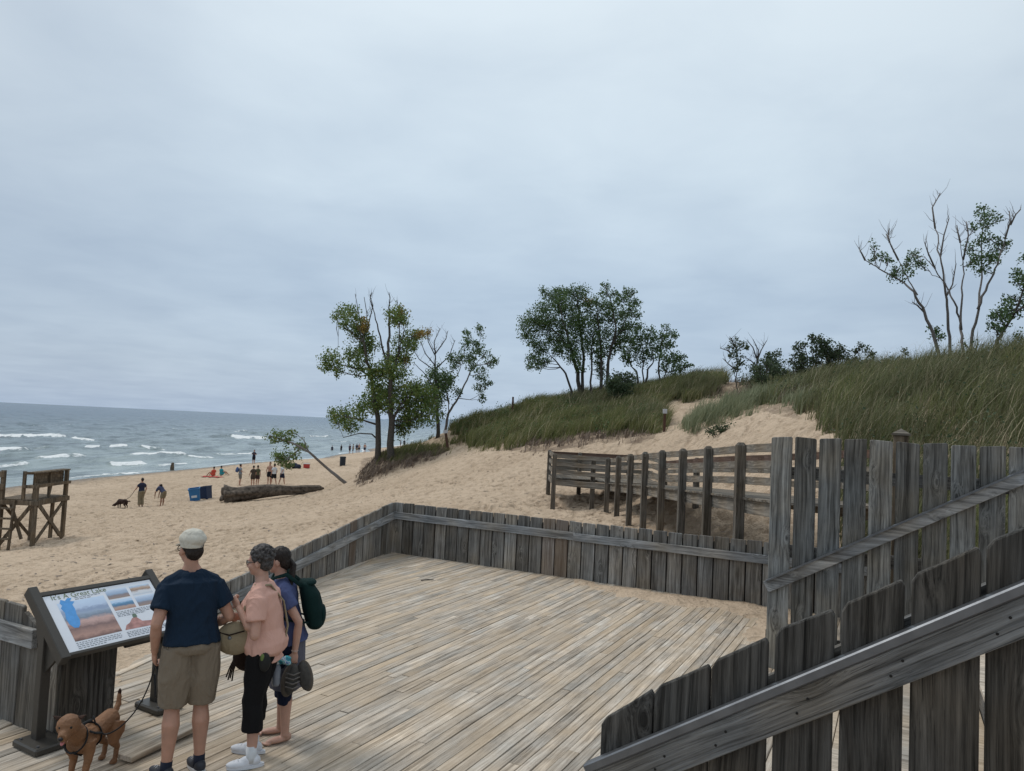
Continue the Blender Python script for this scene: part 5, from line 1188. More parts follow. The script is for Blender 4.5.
def figure(loc, yaw, Ht, label, P, group=None, name='person'):
    """P: pose and clothes. Local frame: +Y is the direction faced, -X the left hand side."""
    s = Ht/1.75; hi = P.get('hi', False); vox = .0065 if hi else .022
    root = empty(name, loc, yaw, label, 'person', group)
    S = lambda p: Vector(p)*s
    hipz = P.get('hipz', .93); lean = P.get('lean', (0, 0)); fem = P.get('fem', False)
    chest = Vector((lean[0], lean[1], 0)); pel = Vector(P.get('pel', (0, 0, hipz)))
    up = (Vector((lean[0], lean[1], .50))).normalized(); tor = .50
    neckb = pel+up*tor; ang_t = up
    shw = .156 if fem else .170; hpw = .09
    ty = P.get('torso_yaw', 0.0); xr = rotz(ty)@Vector((1, 0, 0))
    sh = {-1: neckb-xr*shw-up*.078, 1: neckb+xr*shw-up*.078}
    hip = {-1: pel+Vector((-hpw, 0, -.02)), 1: pel+Vector((hpw, 0, -.02))}
    feet = P.get('feet', {-1: (-.1, 0), 1: (.1, 0)}); kb = P.get('knee', {-1: .015, 1: .015})
    arms = P.get('arms', {-1: ((-.27, -.02, 1.13), (-.26, .06, .88)), 1: ((.27, -.02, 1.13), (.26, .06, .88))})
    legz = P.get('legs')     # optional explicit (knee, ankle)
    sk = M[P.get('skin', 'skin')]; b = MB()
    def orient(c, r, n=14, m=10, R_=None): b.ell(S(c), (r[0]*s, r[1]*s, r[2]*s), n, m, R_)
    # head
    hy = P.get('head_yaw', 0.0); hp = P.get('head_pitch', 0.0); HR = rotz(hy)@Matrix.Rotation(-hp, 3, 'X')
    hc = neckb+up*.075+HR@Vector((0, .015, .125)); headc = hc
    def hd(v): return hc+HR@Vector(v)
    orient(hd((0, -.012, .02)), (.076, .094, .098), R_=HR); orient(hd((0, .025, -.045)), (.058, .066, .072), R_=HR); orient(hd((0, .055, -.088)), (.03, .028, .022), R_=HR)
    if hi:
        orient(hd((0, .088, -.018)), (.012, .020, .022), 8, 6, HR); orient(hd((0, .099, -.032)), (.015, .013, .011), 8, 6, HR)
        orient(hd((0, .082, -.062)), (.024, .014, .010), 8, 6, HR); orient(hd((0, .075, .018)), (.052, .018, .012), 8, 6, HR)
        for q in (-1, 1): orient(hd((q*.077, -.005, -.018)), (.012, .020, .032), 8, 8, HR@rotz(-q*.3)); orient(hd((q*.04, .06, -.035)), (.025, .025, .025), 8, 6, HR)
    b.tube([S(neckb-up*.06), S(neckb+up*.03), S(hc+HR@Vector((0, -.01, -.05)))], [.068*s, .056*s, .054*s], 12)
    for q_ in (-1, 1): b.tube([S(neckb+up*.055+xr*q_*.02), S(neckb-up*.005+xr*q_*.06), S(sh[q_]+up*.004)], [.045*s, .046*s, .046*s], 10)
    # torso
    def ringset(pts, mbx, n=20):
        bb = len(mbx.v); k = len(pts)
        yv = (rotz(ty)@Vector((0, 1, 0))); yv = (yv-up*yv.dot(up)).normalized()
        for (f, rx, ry, oy) in pts:
            c = pel+up*(f*tor)+yv*oy
            for j in range(n):
                th = 2*pi*j/n; mbx.v.append(tuple(S(c+xr*(rx*cos(th))+yv*(ry*sin(th)))))
        for i in range(k-1):
            for j in range(n): mbx.f.append((bb+i*n+j, bb+i*n+(j+1) % n, bb+(i+1)*n+(j+1) % n, bb+(i+1)*n+j)); mbx.m.append(0)
        mbx.f.append(tuple(bb+j for j in range(n-1, -1, -1))); mbx.f.append(tuple(bb+(k-1)*n+j for j in range(n))); mbx.m += [0, 0]
    bel = P.get('belly', 0.0)
    T_ = [(-.14, .10, .08, 0), (-.05, .155, .115, -.01), (.08, .155, .115+bel, 0+bel*.3), (.30, .145, .105+bel, bel*.6), (.52, .150, .108+bel*.5, 0), (.74, .170, .112, 0), (.90, .165, .095, -.01), (1.0, .09, .07, -.01)]
    if fem: T_ = [(-.14, .10, .08, 0), (-.05, .165, .12, -.01), (.08, .160, .118+bel, 0), (.30, .135, .10+bel, bel*.5), (.52, .138, .108+bel*.5, .01), (.72, .150, .118, .015), (.88, .148, .088, -.005), (1.0, .08, .065, -.01)]
    ringset(T_, b)
    J = {}
    for q in (-1, 1):
        el, wr = (Vector(v) for v in arms[q]); a = sh[q]; J[q] = (a, el, wr)
        fat = P.get('arm', 1.0)
        orient(a, (.056*fat, .056*fat, .056*fat), 12, 8)
        b.tube([S(a), S(a.lerp(el, .35)), S(el), S(el.lerp(wr, .3)), S(wr)], [.050*s*fat, .049*s*fat, .039*s*fat, .040*s*fat, .026*s], 12)
        orient(el, (.038*fat, .038*fat, .038*fat), 10, 8)
        if hi: hand(b, S(wr), (wr-el)*(1) if not P.get('hand_dir', {}).get(q) else P['hand_dir'][q], q, P.get('curl', {}).get(q, .5), s, P.get('palm', {}).get(q))
        else: orient(wr+(wr-el).normalized()*.07, (.028, .028, .06), 8, 6, (wr-el).to_track_quat('Z', 'Y').to_matrix())
    L2 = {}
    for q in (-1, 1):
        h = hip[q]; fx, fy = feet[q][:2]; fz = feet[q][2] if len(feet[q]) > 2 else 0.0; an = Vector((fx, fy, .085+fz))
        kn = h.lerp(an, .49)+Vector((0, .02+kb[q], 0)) if not legz else Vector(legz[q][0])
        if legz: an = Vector(legz[q][1])
        L2[q] = (h, kn, an); cal = P.get('calf', 1.0)
        b.tube([S(h), S(h.lerp(kn, .35)), S(kn), S(kn.lerp(an, .12)), S(kn.lerp(an, .32)+Vector((0, -.018, 0))), S(kn.lerp(an, .65)+Vector((0, -.008, 0))), S(an), S(an-Vector((0, 0, .03)))], [.088*s, .083*s, .056*s, .052*s*cal, .060*s*cal, .045*s*cal, .037*s, .04*s], 14)
        fa = P.get('foot_yaw', {}).get(q, q*-.18); FR = rotz(fa)
        b.ell(S(an+FR@Vector((0, -.02, -.045))), (.036*s, .045*s, .040*s), 12, 8, FR); b.ell(S(an+FR@Vector((0, .07, -.058))), (.043*s, .105*s, .028*s), 14, 8, FR)
        if P.get('barefoot') and hi:
            for i, (o, l) in enumerate(((-.030, .185), (-.010, .182), (.006, .174), (.020, .164), (.032, .150))):
                e = an+FR@Vector((q*o, l, -.072)); b.ell(S(e), ((.013 if i == 0 else .009)*s, .020*s, .011*s), 8, 6, FR)
    body = b.remesh('body', sk, root, vox, 4 if hi else 2)
    cm = lambda key: P[key] if not isinstance(P[key], str) else M[P[key]]
    # clothes
    if 'shirt' in P:
        c = MB(); hz = P.get('shirt_f', -.05); g = P.get('shirt_g', .022)
        rows = [(f, rx+g+(.012 if f < .3 else 0), ry+g+.004, oy) for f, rx, ry, oy in T_ if f > hz+.04]
        rows = [(hz, rows[0][1]+.006+P.get('flare', 0), rows[0][2]+.01+P.get('flare', 0), rows[0][3])]+rows[:-1]+[(.95, .125, .090, -.012), (1.04, .082, .076, -.012)]
        ringset(rows, c, 28)
        if P.get('sleeves', True):
            for q in (-1, 1):
                a, el, wr = J[q]; e = a.lerp(el, P.get('sleeve_len', .62)); sg = P.get('sleeve_g', .022)
                c.tube([S(neckb-up*.012+xr*q*.02), S(neckb-up*.022+xr*q*.075), S(a+up*.004)], [.066*s, .066*s, .068*s], 14)
                c.ell(S(a+Vector((0, 0, -.008))), (.073*s, .075*s, .070*s), 14, 10)
                c.tube([S(a), S(a.lerp(e, .5)), S(e)], [(.060+sg*.7)*s, (.053+sg)*s, (.051+sg*1.15)*s], 14)
        if P.get('long'):
            for q in (-1, 1):
                a, el, wr = J[q]; c.tube([S(a), S(el), S(wr)], [.07*s, .056*s, .042*s], 10)
        sh_o = c.remesh('shirt', cm('shirt'), root, vox*1.05, 4 if hi else 2)
        if hi: relief(sh_o, .0075, 8.5, (1, 1, .6), Ht*7, True)
    if 'pants' in P:
        c = MB(); le = P.get('pants_len', .5); pg = P.get('pants_g', .02)
        ringset([(-.12, .13+pg, .11+pg, 0), (-.05, .162+pg, .125+pg, -.01), (.06, .158+pg, .12+pg+bel, bel*.3), (P.get('waist', .14), .150+pg*.7, .112+pg*.7+bel, bel*.4)], c, 24)
        for q in (-1, 1):
            h, kn, an = L2[q]; h2 = h+Vector((0, 0, .01))
            if le <= .5: e = h.lerp(kn, le/.5); pts = [h2, h.lerp(e, .5), e]; rr = [.094+pg, .088+pg*1.2, (.088-.028*(le/.5))+pg*P.get('hem', 1.6)]
            else: e = kn.lerp(an, (le-.5)/.5); pts = [h2, h.lerp(kn, .5), kn, kn.lerp(e, .5)+Vector((0, -.01, 0)), e]; rr = [.094+pg, .080+pg, .058+pg, .056+pg*1.1, .046+pg*P.get('hem', 1.4)]
            c.tube([S(p) for p in pts], [r*s for r in rr], 16)
        pn_o = c.remesh('trousers' if le > .5 else 'shorts', cm('pants'), root, vox*1.05, 4 if hi else 2)
        if hi: relief(pn_o, .0065, 10, (1, 1, .5), Ht*3, True)
    if 'skirt' in P:
        c = MB(); m_ = P['skirt']; lz = P.get('skirt_z', .42); rr = P.get('skirt_r', .20)
        c.loft([(S(pel).x, 0, lz*s, rr*s, rr*.82*s), (S(pel).x, 0, (lz+.2)*s, (rr-.005)*s, rr*.8*s), (S(pel).x, 0, (hipz-.02)*s, .185*s, .145*s), (S(pel).x, 0, (hipz+.14)*s, .155*s, .125*s)], 24)
        relief(c.remesh('skirt', m_, root, vox*1.05, 3), .010, 13, (1, 1, .15), 3.0)
    if 'hair' in P:
        c = MB(); hm = cm('hair'); st = P.get('hair_style', 'short')
        def he(v, r): c.ell(S(hd(v)), (r[0]*s, r[1]*s, r[2]*s), 14, 10, HR)
        he((0, -.028, .034), (.084, .096, .096)); he((0, -.055, -.015), (.074, .062, .075)); 
        if st == 'curly':
            R2 = random.Random(3)
            for i in range(130):
                th = R2.uniform(0, 2*pi); ph = R2.uniform(0, 1.9); v = Vector((sin(ph)*cos(th)*.084, sin(ph)*sin(th)*.094-.03, cos(ph)*.09+.04))
                if v.y > .045 and v.z < .06: continue
                he(v, (.016, .016, .016))
        if st in ('long', 'pony'): he((0, -.075, -.02), (.062, .045, .08))
        hr_o = c.remesh('hair', hm, root, .005 if hi else .015, 2)
        if hi: relief(hr_o, .005, 60 if st == 'curly' else 75, (1, 1, 1) if st == 'curly' else (1, 1, .3), 1.0)
        if st == 'pony':
            c = MB(); pp = P.get('pony', [(0, -.10, 0), (0, -.14, -.06), (.02, -.13, -.16), (.02, -.10, -.26), (.02, -.09, -.32)])
            for k in range(7):
                o = Vector((sin(k*2.1)*.016, cos(k*1.7)*.012, 0)); c.tube([S(hd(Vector(v)+o*(i > 0))) for i, v in enumerate(pp)], [.016*s, .022*s, .020*s, .015*s, .005*s], 8)
            c.remesh('ponytail', hm, root, .006, 1)
    if 'shoes' in P:
        for q in (-1, 1):
            h, kn, an = L2[q]; FR = rotz(P.get('foot_yaw', {}).get(q, q*-.18)); c = MB()
            c.ell(S(an+FR@Vector((0, -.022, -.035))), (.044*s, .055*s, .048*s), 14, 10, FR); c.ell(S(an+FR@Vector((0, .075, -.052))), (.050*s, .120*s, .036*s), 16, 10, FR); c.ell(S(an+FR@Vector((0, .02, -.035))), (.043*s, .075*s, .042*s), 14, 10, FR)
            sh_ = c.remesh('shoe', cm('shoes'), root, vox, 2)
            if hi:
                c = MB(); n_ = 20; lo = []; up_ = []
                for j in range(n_):
                    th = 2*pi*j/n_; yy = sin(th)*.145+.04; wv = .050-.010*(sin(th) < 0)*abs(sin(th)); lo.append(S(Vector((an.x, an.y, 0))+FR@Vector((cos(th)*wv, yy, .002)))); up_.append(S(Vector((an.x, an.y, 0))+FR@Vector((cos(th)*(wv-.001), yy, .026))))
                c.add(lo+up_, [tuple(range(n_-1, -1, -1)), tuple(range(n_, 2*n_))]+[(j, (j+1) % n_, (j+1) % n_+n_, j+n_) for j in range(n_)]); c.build('sole', cm('sole') if 'sole' in P else cm('shoes'), sh_, smooth=False)
                for j in range(4):
                    c = MB(); y_ = .04+j*.028; a1 = an+FR@Vector((-.024, y_, -.012-.0055*j)); a2 = an+FR@Vector((.024, y_+.01, -.012-.0055*j)); m2 = (a1+a2)/2+Vector((0, 0, .010)); c.tube([S(a1), S(m2), S(a2)], .0035*s, 5); c.build('lace', cm('lace') if 'lace' in P else cm('shoes'), sh_, True)
    if 'socks' in P:
        for q in (-1, 1):
            h, kn, an = L2[q]; c = MB(); tp = an.lerp(kn, P.get('sock_h', .12)); c.tube([S(an-Vector((0, 0, .04))), S(an), S(tp)], [.046*s, .043*s, .044*s], 14); c.build('sock', cm('socks'), root, True)
    P['_'] = dict(S=lambda v: S(Vector(v)+Vector((lean[0], lean[1], 0))*max(0, (Vector(v).z-hipz)/.5)) if hi else S(v), S0=S, hd=hd, HR=HR, J=J, L=L2, pel=pel, up=up, tor=tor, neckb=neckb, s=s, root=root)
    return root
blk = simple('black plastic', (.012, .012, .013), .4, .1)
def glasses(P):
    q = P['_']; S, hd, s, root = q['S0'], q['hd'], q['s'], q['root']; c = MB()
    for k in (-1, 1):
        c.tube([S(hd((k*.034+.026*cos(a), .098-abs(k*.034+.026*cos(a))*.18, .002+.019*sin(a)))) for a in [i*pi/6 for i in range(13)]], .0028*s, 5, cap=False)
        c.tube([S(hd((k*.060, .088, .006))), S(hd((k*.080, .03, .006))), S(hd((k*.082, -.015, -.004)))], .003*s, 5)
    c.tube([S(hd((-.009, .103, .004))), S(hd((.009, .103, .004)))], .003*s, 5); c.build('glasses', blk, root)
    for k in (-1, 1):
        c = MB(); c.ell(S(hd((k*.034, .078, .002))), (.011*s, .010*s, .008*s), 10, 6); e = c.build('eye', simple('eye white', (.5, .48, .45), .3), root, True)
        c = MB(); c.ell(S(hd((k*.034, .087, .002))), (.005*s, .003*s, .005*s), 8, 6); c.build('iris', blk, e, True)

# --- the man
mp0 = G(183, 775)
Pm = dict(hi=True, skin='skin', shirt=cloth('navy cotton tee', (.010, .022, .042)), pants=cloth('khaki shorts cloth', (.20, .165, .125), 8, .6), pants_len=.52*.93, pants_g=.034, hem=1.25, shirt_f=.015, shirt_g=.040, belly=.02, arm=1.12, calf=1.12,
          sleeve_len=.62, sleeve_g=.026, shoes=simple('dark grey trainer', (.03, .033, .042), .6, .3), sole=simple('white sole', (.55, .55, .55), .5), lace=simple('white lace', (.5, .5, .5)), socks=simple('navy sock', (.012, .016, .03), .9), sock_h=.10,
          hair='hair_dark', head_yaw=.42, head_pitch=.10, feet={-1: (-.13, -.02), 1: (.115, .02)}, foot_yaw={-1: .5, 1: .25},
          arms={-1: ((-.275, -.06, 1.13), (-.26, .06, .90)), 1: ((.275, .02, 1.13), (.15, .21, 1.02))}, curl={-1: 1.0, 1: .9}, palm={-1: (1, .3, 0), 1: (-.3, .2, -1)})
Pm['pants_len'] = .5; Pm['hipz'] = .955; Pm['lean'] = (-.03, .07)
man = figure(mp0, radians(30), 1.72, 'man in cream flat cap, navy tee and khaki shorts holding a leash by the panel', Pm)
def cap_(P):
    q = P['_']; S, hd, s, root, HR = q['S0'], q['hd'], q['s'], q['root'], q['HR']; c = MB()
    c.ell(S(hd((0, -.030, .072))), (.100*s, .120*s, .066*s), 20, 12, HR@Matrix.Rotation(radians(5), 3, 'X')); c.ell(S(hd((0, -.03, .100))), (.082*s, .10*s, .050*s), 18, 10, HR)
    c.loft([(*S(hd((0, -.022, .012))), .088*s, .102*s), (*S(hd((0, -.022, .045))), .092*s, .106*s), (*S(hd((0, -.022, .07))), .090*s, .104*s)], 24)
    cl = cloth('cream linen cap', (.56, .54, .47), 14, .5); cp = c.remesh('flat_cap', cl, root, .0055, 2)
    c = MB(); c.ell(S(hd((0, .092, .030))), (.068*s, .055*s, .010*s), 16, 8, HR@Matrix.Rotation(radians(-14), 3, 'X')); c.build('cap_peak', cl, cp, True)
    c = MB(); c.ell(S(hd((0, -.03, .148))), (.010*s, .010*s, .006*s), 10, 6); c.build('cap_button', cl, cp, True)
cap_(Pm); glasses(Pm); man.scale = (.94, .96, 1)
q = Pm['_']; S = q['S']
c = MB(); n = 28
for j in range(n):
    th = 2*pi*j/n; th2 = 2*pi*(j+1)/n
    for zz in (0,): pass
ring = []
for zz in (.955, .993):
    for rr_ in (1.0,): ring += [S((.192*cos(2*pi*j/n), .152*sin(2*pi*j/n)+.004, zz)) for j in range(n)]
c.add(ring, [(j, (j+1) % n, (j+1) % n+n, j+n) for j in range(n)]); bl = c.build('belt', simple('black belt', (.01, .01, .011), .5), man, True)
for th in (-1.9, -1.2, -2.7, -.4):
    c = MB(); p = S((.197*cos(th), .157*sin(th), .975)); c.box(p, (.014, .014, .058), rz=th); c.build('belt_loop', Pm['pants'], bl)
wl = q['J'][-1][2]; S = q['S0']
c = MB(); c.tube([S(wl+Vector((.026*cos(a), .026*sin(a), .02))) for a in [i*pi/6 for i in range(13)]], .006, 6, cap=False); c.build('wristwatch', blk, man)
# --- woman in pink
wp = (G(251, 753)+G(265, 767))/2
capri = cloth('black capri cloth', (.010, .010, .011), 8, .35)
Pw = dict(hi=True, fem=True, skin='skin2', shirt=cloth('pink tee', (.62, .37, .30), 8, .5), pants=capri, pants_len=.76, pants_g=.020, hem=1.7, shirt_f=-.22, shirt_g=.034, flare=.012, belly=.03, sleeve_len=.62, sleeve_g=.026, arm=1.08,
          shoes=simple('white canvas shoe', (.62, .64, .68), .7, .06), socks=simple('white sock', (.60, .62, .64), .9, .05), sock_h=.20, hair='hair_grey', hair_style='curly', head_yaw=-.05, head_pitch=.12, lean=(0, .055),
          feet={-1: (-.13, .02), 1: (.13, .08)}, foot_yaw={-1: .35, 1: -.05}, arms={-1: ((-.25, .02, 1.08), (-.13, .20, 1.27)), 1: ((.21, .12, 1.10), (.06, .25, 1.14))}, curl={-1: 1.3, 1: 1.2}, palm={-1: (.8, -.6, 0), 1: (-.6, -.8, 0)})
wom = figure(Vector((wp.x, wp.y, 0)), radians(92), 1.62, 'grey haired woman in glasses, pink tee, black capris and white sneakers facing the panel', Pw)
glasses(Pw)
def bag(P, name, label, cat, c0, r, mat, straps, extra=None, R_=None, parent=None):
    q = P['_']; S = q['S']; root = q['root']; world_l = Matrix.LocRotScale(root.location, root.rotation_euler, None)
    o = empty(name, root.location, root.rotation_euler.z, label, cat)
    c = MB(); c.ell(S(c0), tuple(x*q['s'] for x in r), 20, 14, R_); c.remesh('bag_body', mat, o, .008, 2)
    for st, rad in straps: c = MB(); c.tube([S(v) for v in st], rad, 6, sq=.4); c.build('strap', mat, o, True)
    return o, S
tan = cloth('tan canvas bag', (.27, .22, .145), 8, .4); brn = cloth('dark brown bag', (.028, .018, .014), 8, .4)
o, S = bag(Pw, 'sling_bag', 'tan rounded sling bag worn at the front of the woman in pink', 'bag', (-.13, .20, 1.02), (.075, .155, .135), tan,
           [([(-.13, .15, 1.13), (-.155, .10, 1.28), (-.12, .02, 1.45), (-.06, -.09, 1.445), (.02, -.165, 1.30), (.02, -.19, 1.1), (-.03, -.17, .98), (-.14, -.10, .90), (-.19, .05, .93)], .018)], R_=rotz(.25))
c = MB(); c.ell(S((-.205, .22, 1.04)), (.008, .016, .016), 12, 8); c.build('snap', M['metal'], o, True)
c = MB(); c.tube([S((-.20, .10, 1.10)), S((-.212, .22, 1.065)), S((-.185, .32, 1.08))], .006, 6); c.build('flap_edge', brn, o, True)
o, S = bag(Pw, 'shoulder_bag', 'dark brown tasselled shoulder bag hanging beyond the woman in pink', 'bag', (.20, .20, .78), (.07, .12, .13), brn, [([(.20, .28, .88), (.18, .26, 1.05), (.15, .15, 1.3), (.13, .0, 1.43), (.18, -.08, 1.2), (.22, .08, .88)], .012)], R_=rotz(.2))
for k in range(4): c = MB(); c.tube([S((.18+k*.01, .28+k*.012, .74)), S((.17+k*.012, .30+k*.016, .66)), S((.18+k*.01, .31+k*.02, .57+.02*(k % 2)))], .006, 5); c.build('tassel', brn, o, True)
# items hanging from her waist
c = MB(); q = Pw['_']; S = q['S']; c.ell(S((-.205, -.06, .86)), (.03, .045, .07), 12, 8); ho = c.build('key_pouch', simple('black pouch', (.014, .015, .014), .7), wom, True)
c = MB(); c.ell(S((-.225, -.045, .90)), (.012, .016, .03), 10, 6); c.build('charm', simple('olive green charm', (.12, .17, .05), .6), ho, True)
# --- woman with the backpack
w3 = (G(277, 731)+G(290, 743))/2
Pt = dict(hi=True, fem=True, skin='skin2', shirt=cloth('heather blue tee', (.075, .095, .20), 9, .4), pants=cloth('navy leggings', (.012, .016, .035), 9, .2), pants_len=.70, pants_g=.010, hem=1.2, shirt_f=-.1, shirt_g=.018, sleeve_len=.5, sleeve_g=.016,
          skirt=cloth('grey apron skirt', (.115, .115, .145), 7, .7), skirt_z=.47, skirt_r=.19, hair='hair_dark', hair_style='pony', head_yaw=-.15, head_pitch=.15, barefoot=True, lean=(0, .10), feet={-1: (-.10, -.01), 1: (.10, .03)}, foot_yaw={-1: .35, 1: .1},
          arms={-1: ((-.225, -.07, 1.10), (-.225, -.05, .83)), 1: ((.22, .05, 1.12), (.10, .25, 1.10))}, curl={-1: 1.5, 1: .8}, palm={-1: (1, 0, 0), 1: (-1, 0, 0)}, arm=.95, pony=[(0, -.10, .01), (-.01, -.135, -.06), (-.035, -.12, -.15), (-.05, -.09, -.25), (-.05, -.07, -.33)])
tw = figure(Vector((w3.x, w3.y, 0)), radians(106), 1.56, 'dark haired barefoot woman with ponytail and blue tee behind the woman in pink', Pt)
q = Pt['_']; S = q['S']
c = MB(); wl = q['J'][-1][2]; S = q['S0']; c.tube([S(wl+Vector((.028*cos(a), .028*sin(a), .02))) for a in [i*pi/6 for i in range(13)]], .004, 6, cap=False); c.build('bracelet', simple('pale beads', (.45, .35, .3), .4), tw)
grn = cloth('dark green nylon', (.006, .022, .021), 7, .5)
bp = empty('backpack', tw.location, tw.rotation_euler.z, 'dark green backpack on the back of the woman with the ponytail', 'backpack')
LS = Pt['lean'][1]/.5
def LN(v): return (v[0]*.96, v[1]*.96+max(0, v[2]-.93)*LS, v[2]*.9)
c = MB(); c.loft([(*LN((x_, y_+.02, z_)), a_*.84, b_*.72) for x_, y_, z_, a_, b_ in [(0, -.235, .985, .11, .07), (0, -.245, 1.02, .145, .105), (0, -.25, 1.15, .155, .125), (0, -.245, 1.3, .145, .115), (0, -.22, 1.40, .11, .08), (0, -.21, 1.43, .05, .03)]], 24); c.remesh('pack_body', grn, bp, .008, 3)
c = MB(); c.ell(LN((0, -.30, 1.10)), (.085, .03, .085), 18, 10); c.build('front_pocket', grn, bp, True)
c = MB(); c.ell(LN((0, -.235, 1.40)), (.088, .06, .03), 16, 8); c.build('top_lid', grn, bp, True)
for k in (-1, 1): c = MB(); c.tube([LN(v_) for v_ in [(k*.08, -.17, 1.38), (k*.10, -.06, 1.49), (k*.105, .05, 1.46), (k*.115, .13, 1.32), (k*.13, .12, 1.18), (k*.17, .0, 1.10), (k*.13, -.17, 1.06)]], .020, 8, sq=.35); c.build('shoulder_strap', grn, bp, True)
# what she carries
dsh = simple('dark grey sandal', (.055, .052, .048), .8, .3)
wr = q['S0'](wl)
def held(name, label, cat, builder):
    o = empty(name, tw.location, tw.rotation_euler.z, label, cat); builder(o)
def b1(o):
    c = MB(); c.ell(wr+Vector((-.03, .01, -.20)), (.045, .052, .125), 16, 10, Matrix.Rotation(.15, 3, 'X')); u_ = c.remesh('upper', dsh, o, .007, 2)
    c = MB(); c.ell(wr+Vector((-.012, .03, -.21)), (.03, .062, .135), 16, 10, Matrix.Rotation(.15, 3, 'X')); c.build('sole', simple('brown rubber sole', (.10, .085, .07), .8), u_, True)
    for k in range(4): c = MB(); z = -.14-.035*k; c.tube([wr+Vector((-.055, -.05, z)), wr+Vector((-.085, .0, z-.01)), wr+Vector((-.06, .06, z))], .006, 5); c.build('strap', simple('sandal cord', (.14, .13, .12), .7), u_, True)
def b2(o):
    c = MB(); c.ell(wr+Vector((-.01, -.085, -.185)), (.042, .05, .120), 16, 10, Matrix.Rotation(-.25, 3, 'X')); u_ = c.remesh('upper', dsh, o, .007, 2)
    c = MB(); c.ell(wr+Vector((.012, -.10, -.19)), (.03, .055, .13), 16, 10, Matrix.Rotation(-.25, 3, 'X')); c.build('sole', simple('brown rubber sole', (.10, .085, .07), .8), u_, True)
held('shoe', 'dark grey strapped shoe hanging from her hand, the one nearer the water bottle', 'shoe', b1); held('shoe', 'dark grey shoe hanging from her hand, the one below her wrist at the back', 'shoe', b2)
def b3(o):
    c = MB(); a = wr+Vector((-.04, .13, -.05)); c.loft([(a.x, a.y, a.z-.19, .026, .026), (a.x, a.y, a.z-.17, .032, .032), (a.x, a.y, a.z-.05, .032, .032), (a.x, a.y, a.z-.02, .018, .018)], 16)
    b_ = c.build('bottle_body', simple('clear grey plastic', (.22, .24, .28), .2), o, True); c = MB(); c.loft([(a.x, a.y, a.z-.02, .020, .020), (a.x, a.y, a.z+.01, .020, .020)], 12); c.build('bottle_cap', simple('white cap', (.55, .58, .6), .4), b_)
def b4(o):
    c = MB(); R2 = random.Random(2)
    for k in range(9): c.ell(wr+Vector((-.045+R2.uniform(-.02, .02), .07+R2.uniform(-.05, .05), -.035+R2.uniform(-.03, .025))), (.025, .03, .02), 8, 6)
    m, nt, N, L, B = mat_new('teal white floral cloth'); tc = N.new('ShaderNodeTexCoord').outputs['Object']; L.new(ramp(N, L, noise(N, L, tc, 26, 3), [(.40, (.02, .18, .26)), (.5, (.05, .42, .48)), (.56, (.6, .65, .68)), (.62, (.08, .2, .4))]), B.inputs['Base Color'])
    c.remesh('cloth', m, o, .007, 1)
held('water_bottle', 'small clear water bottle held by the barefoot woman', 'bottle', b3); held('scarf', 'bunched teal and white scarf held in the barefoot woman\'s hand', 'scarf', b4)

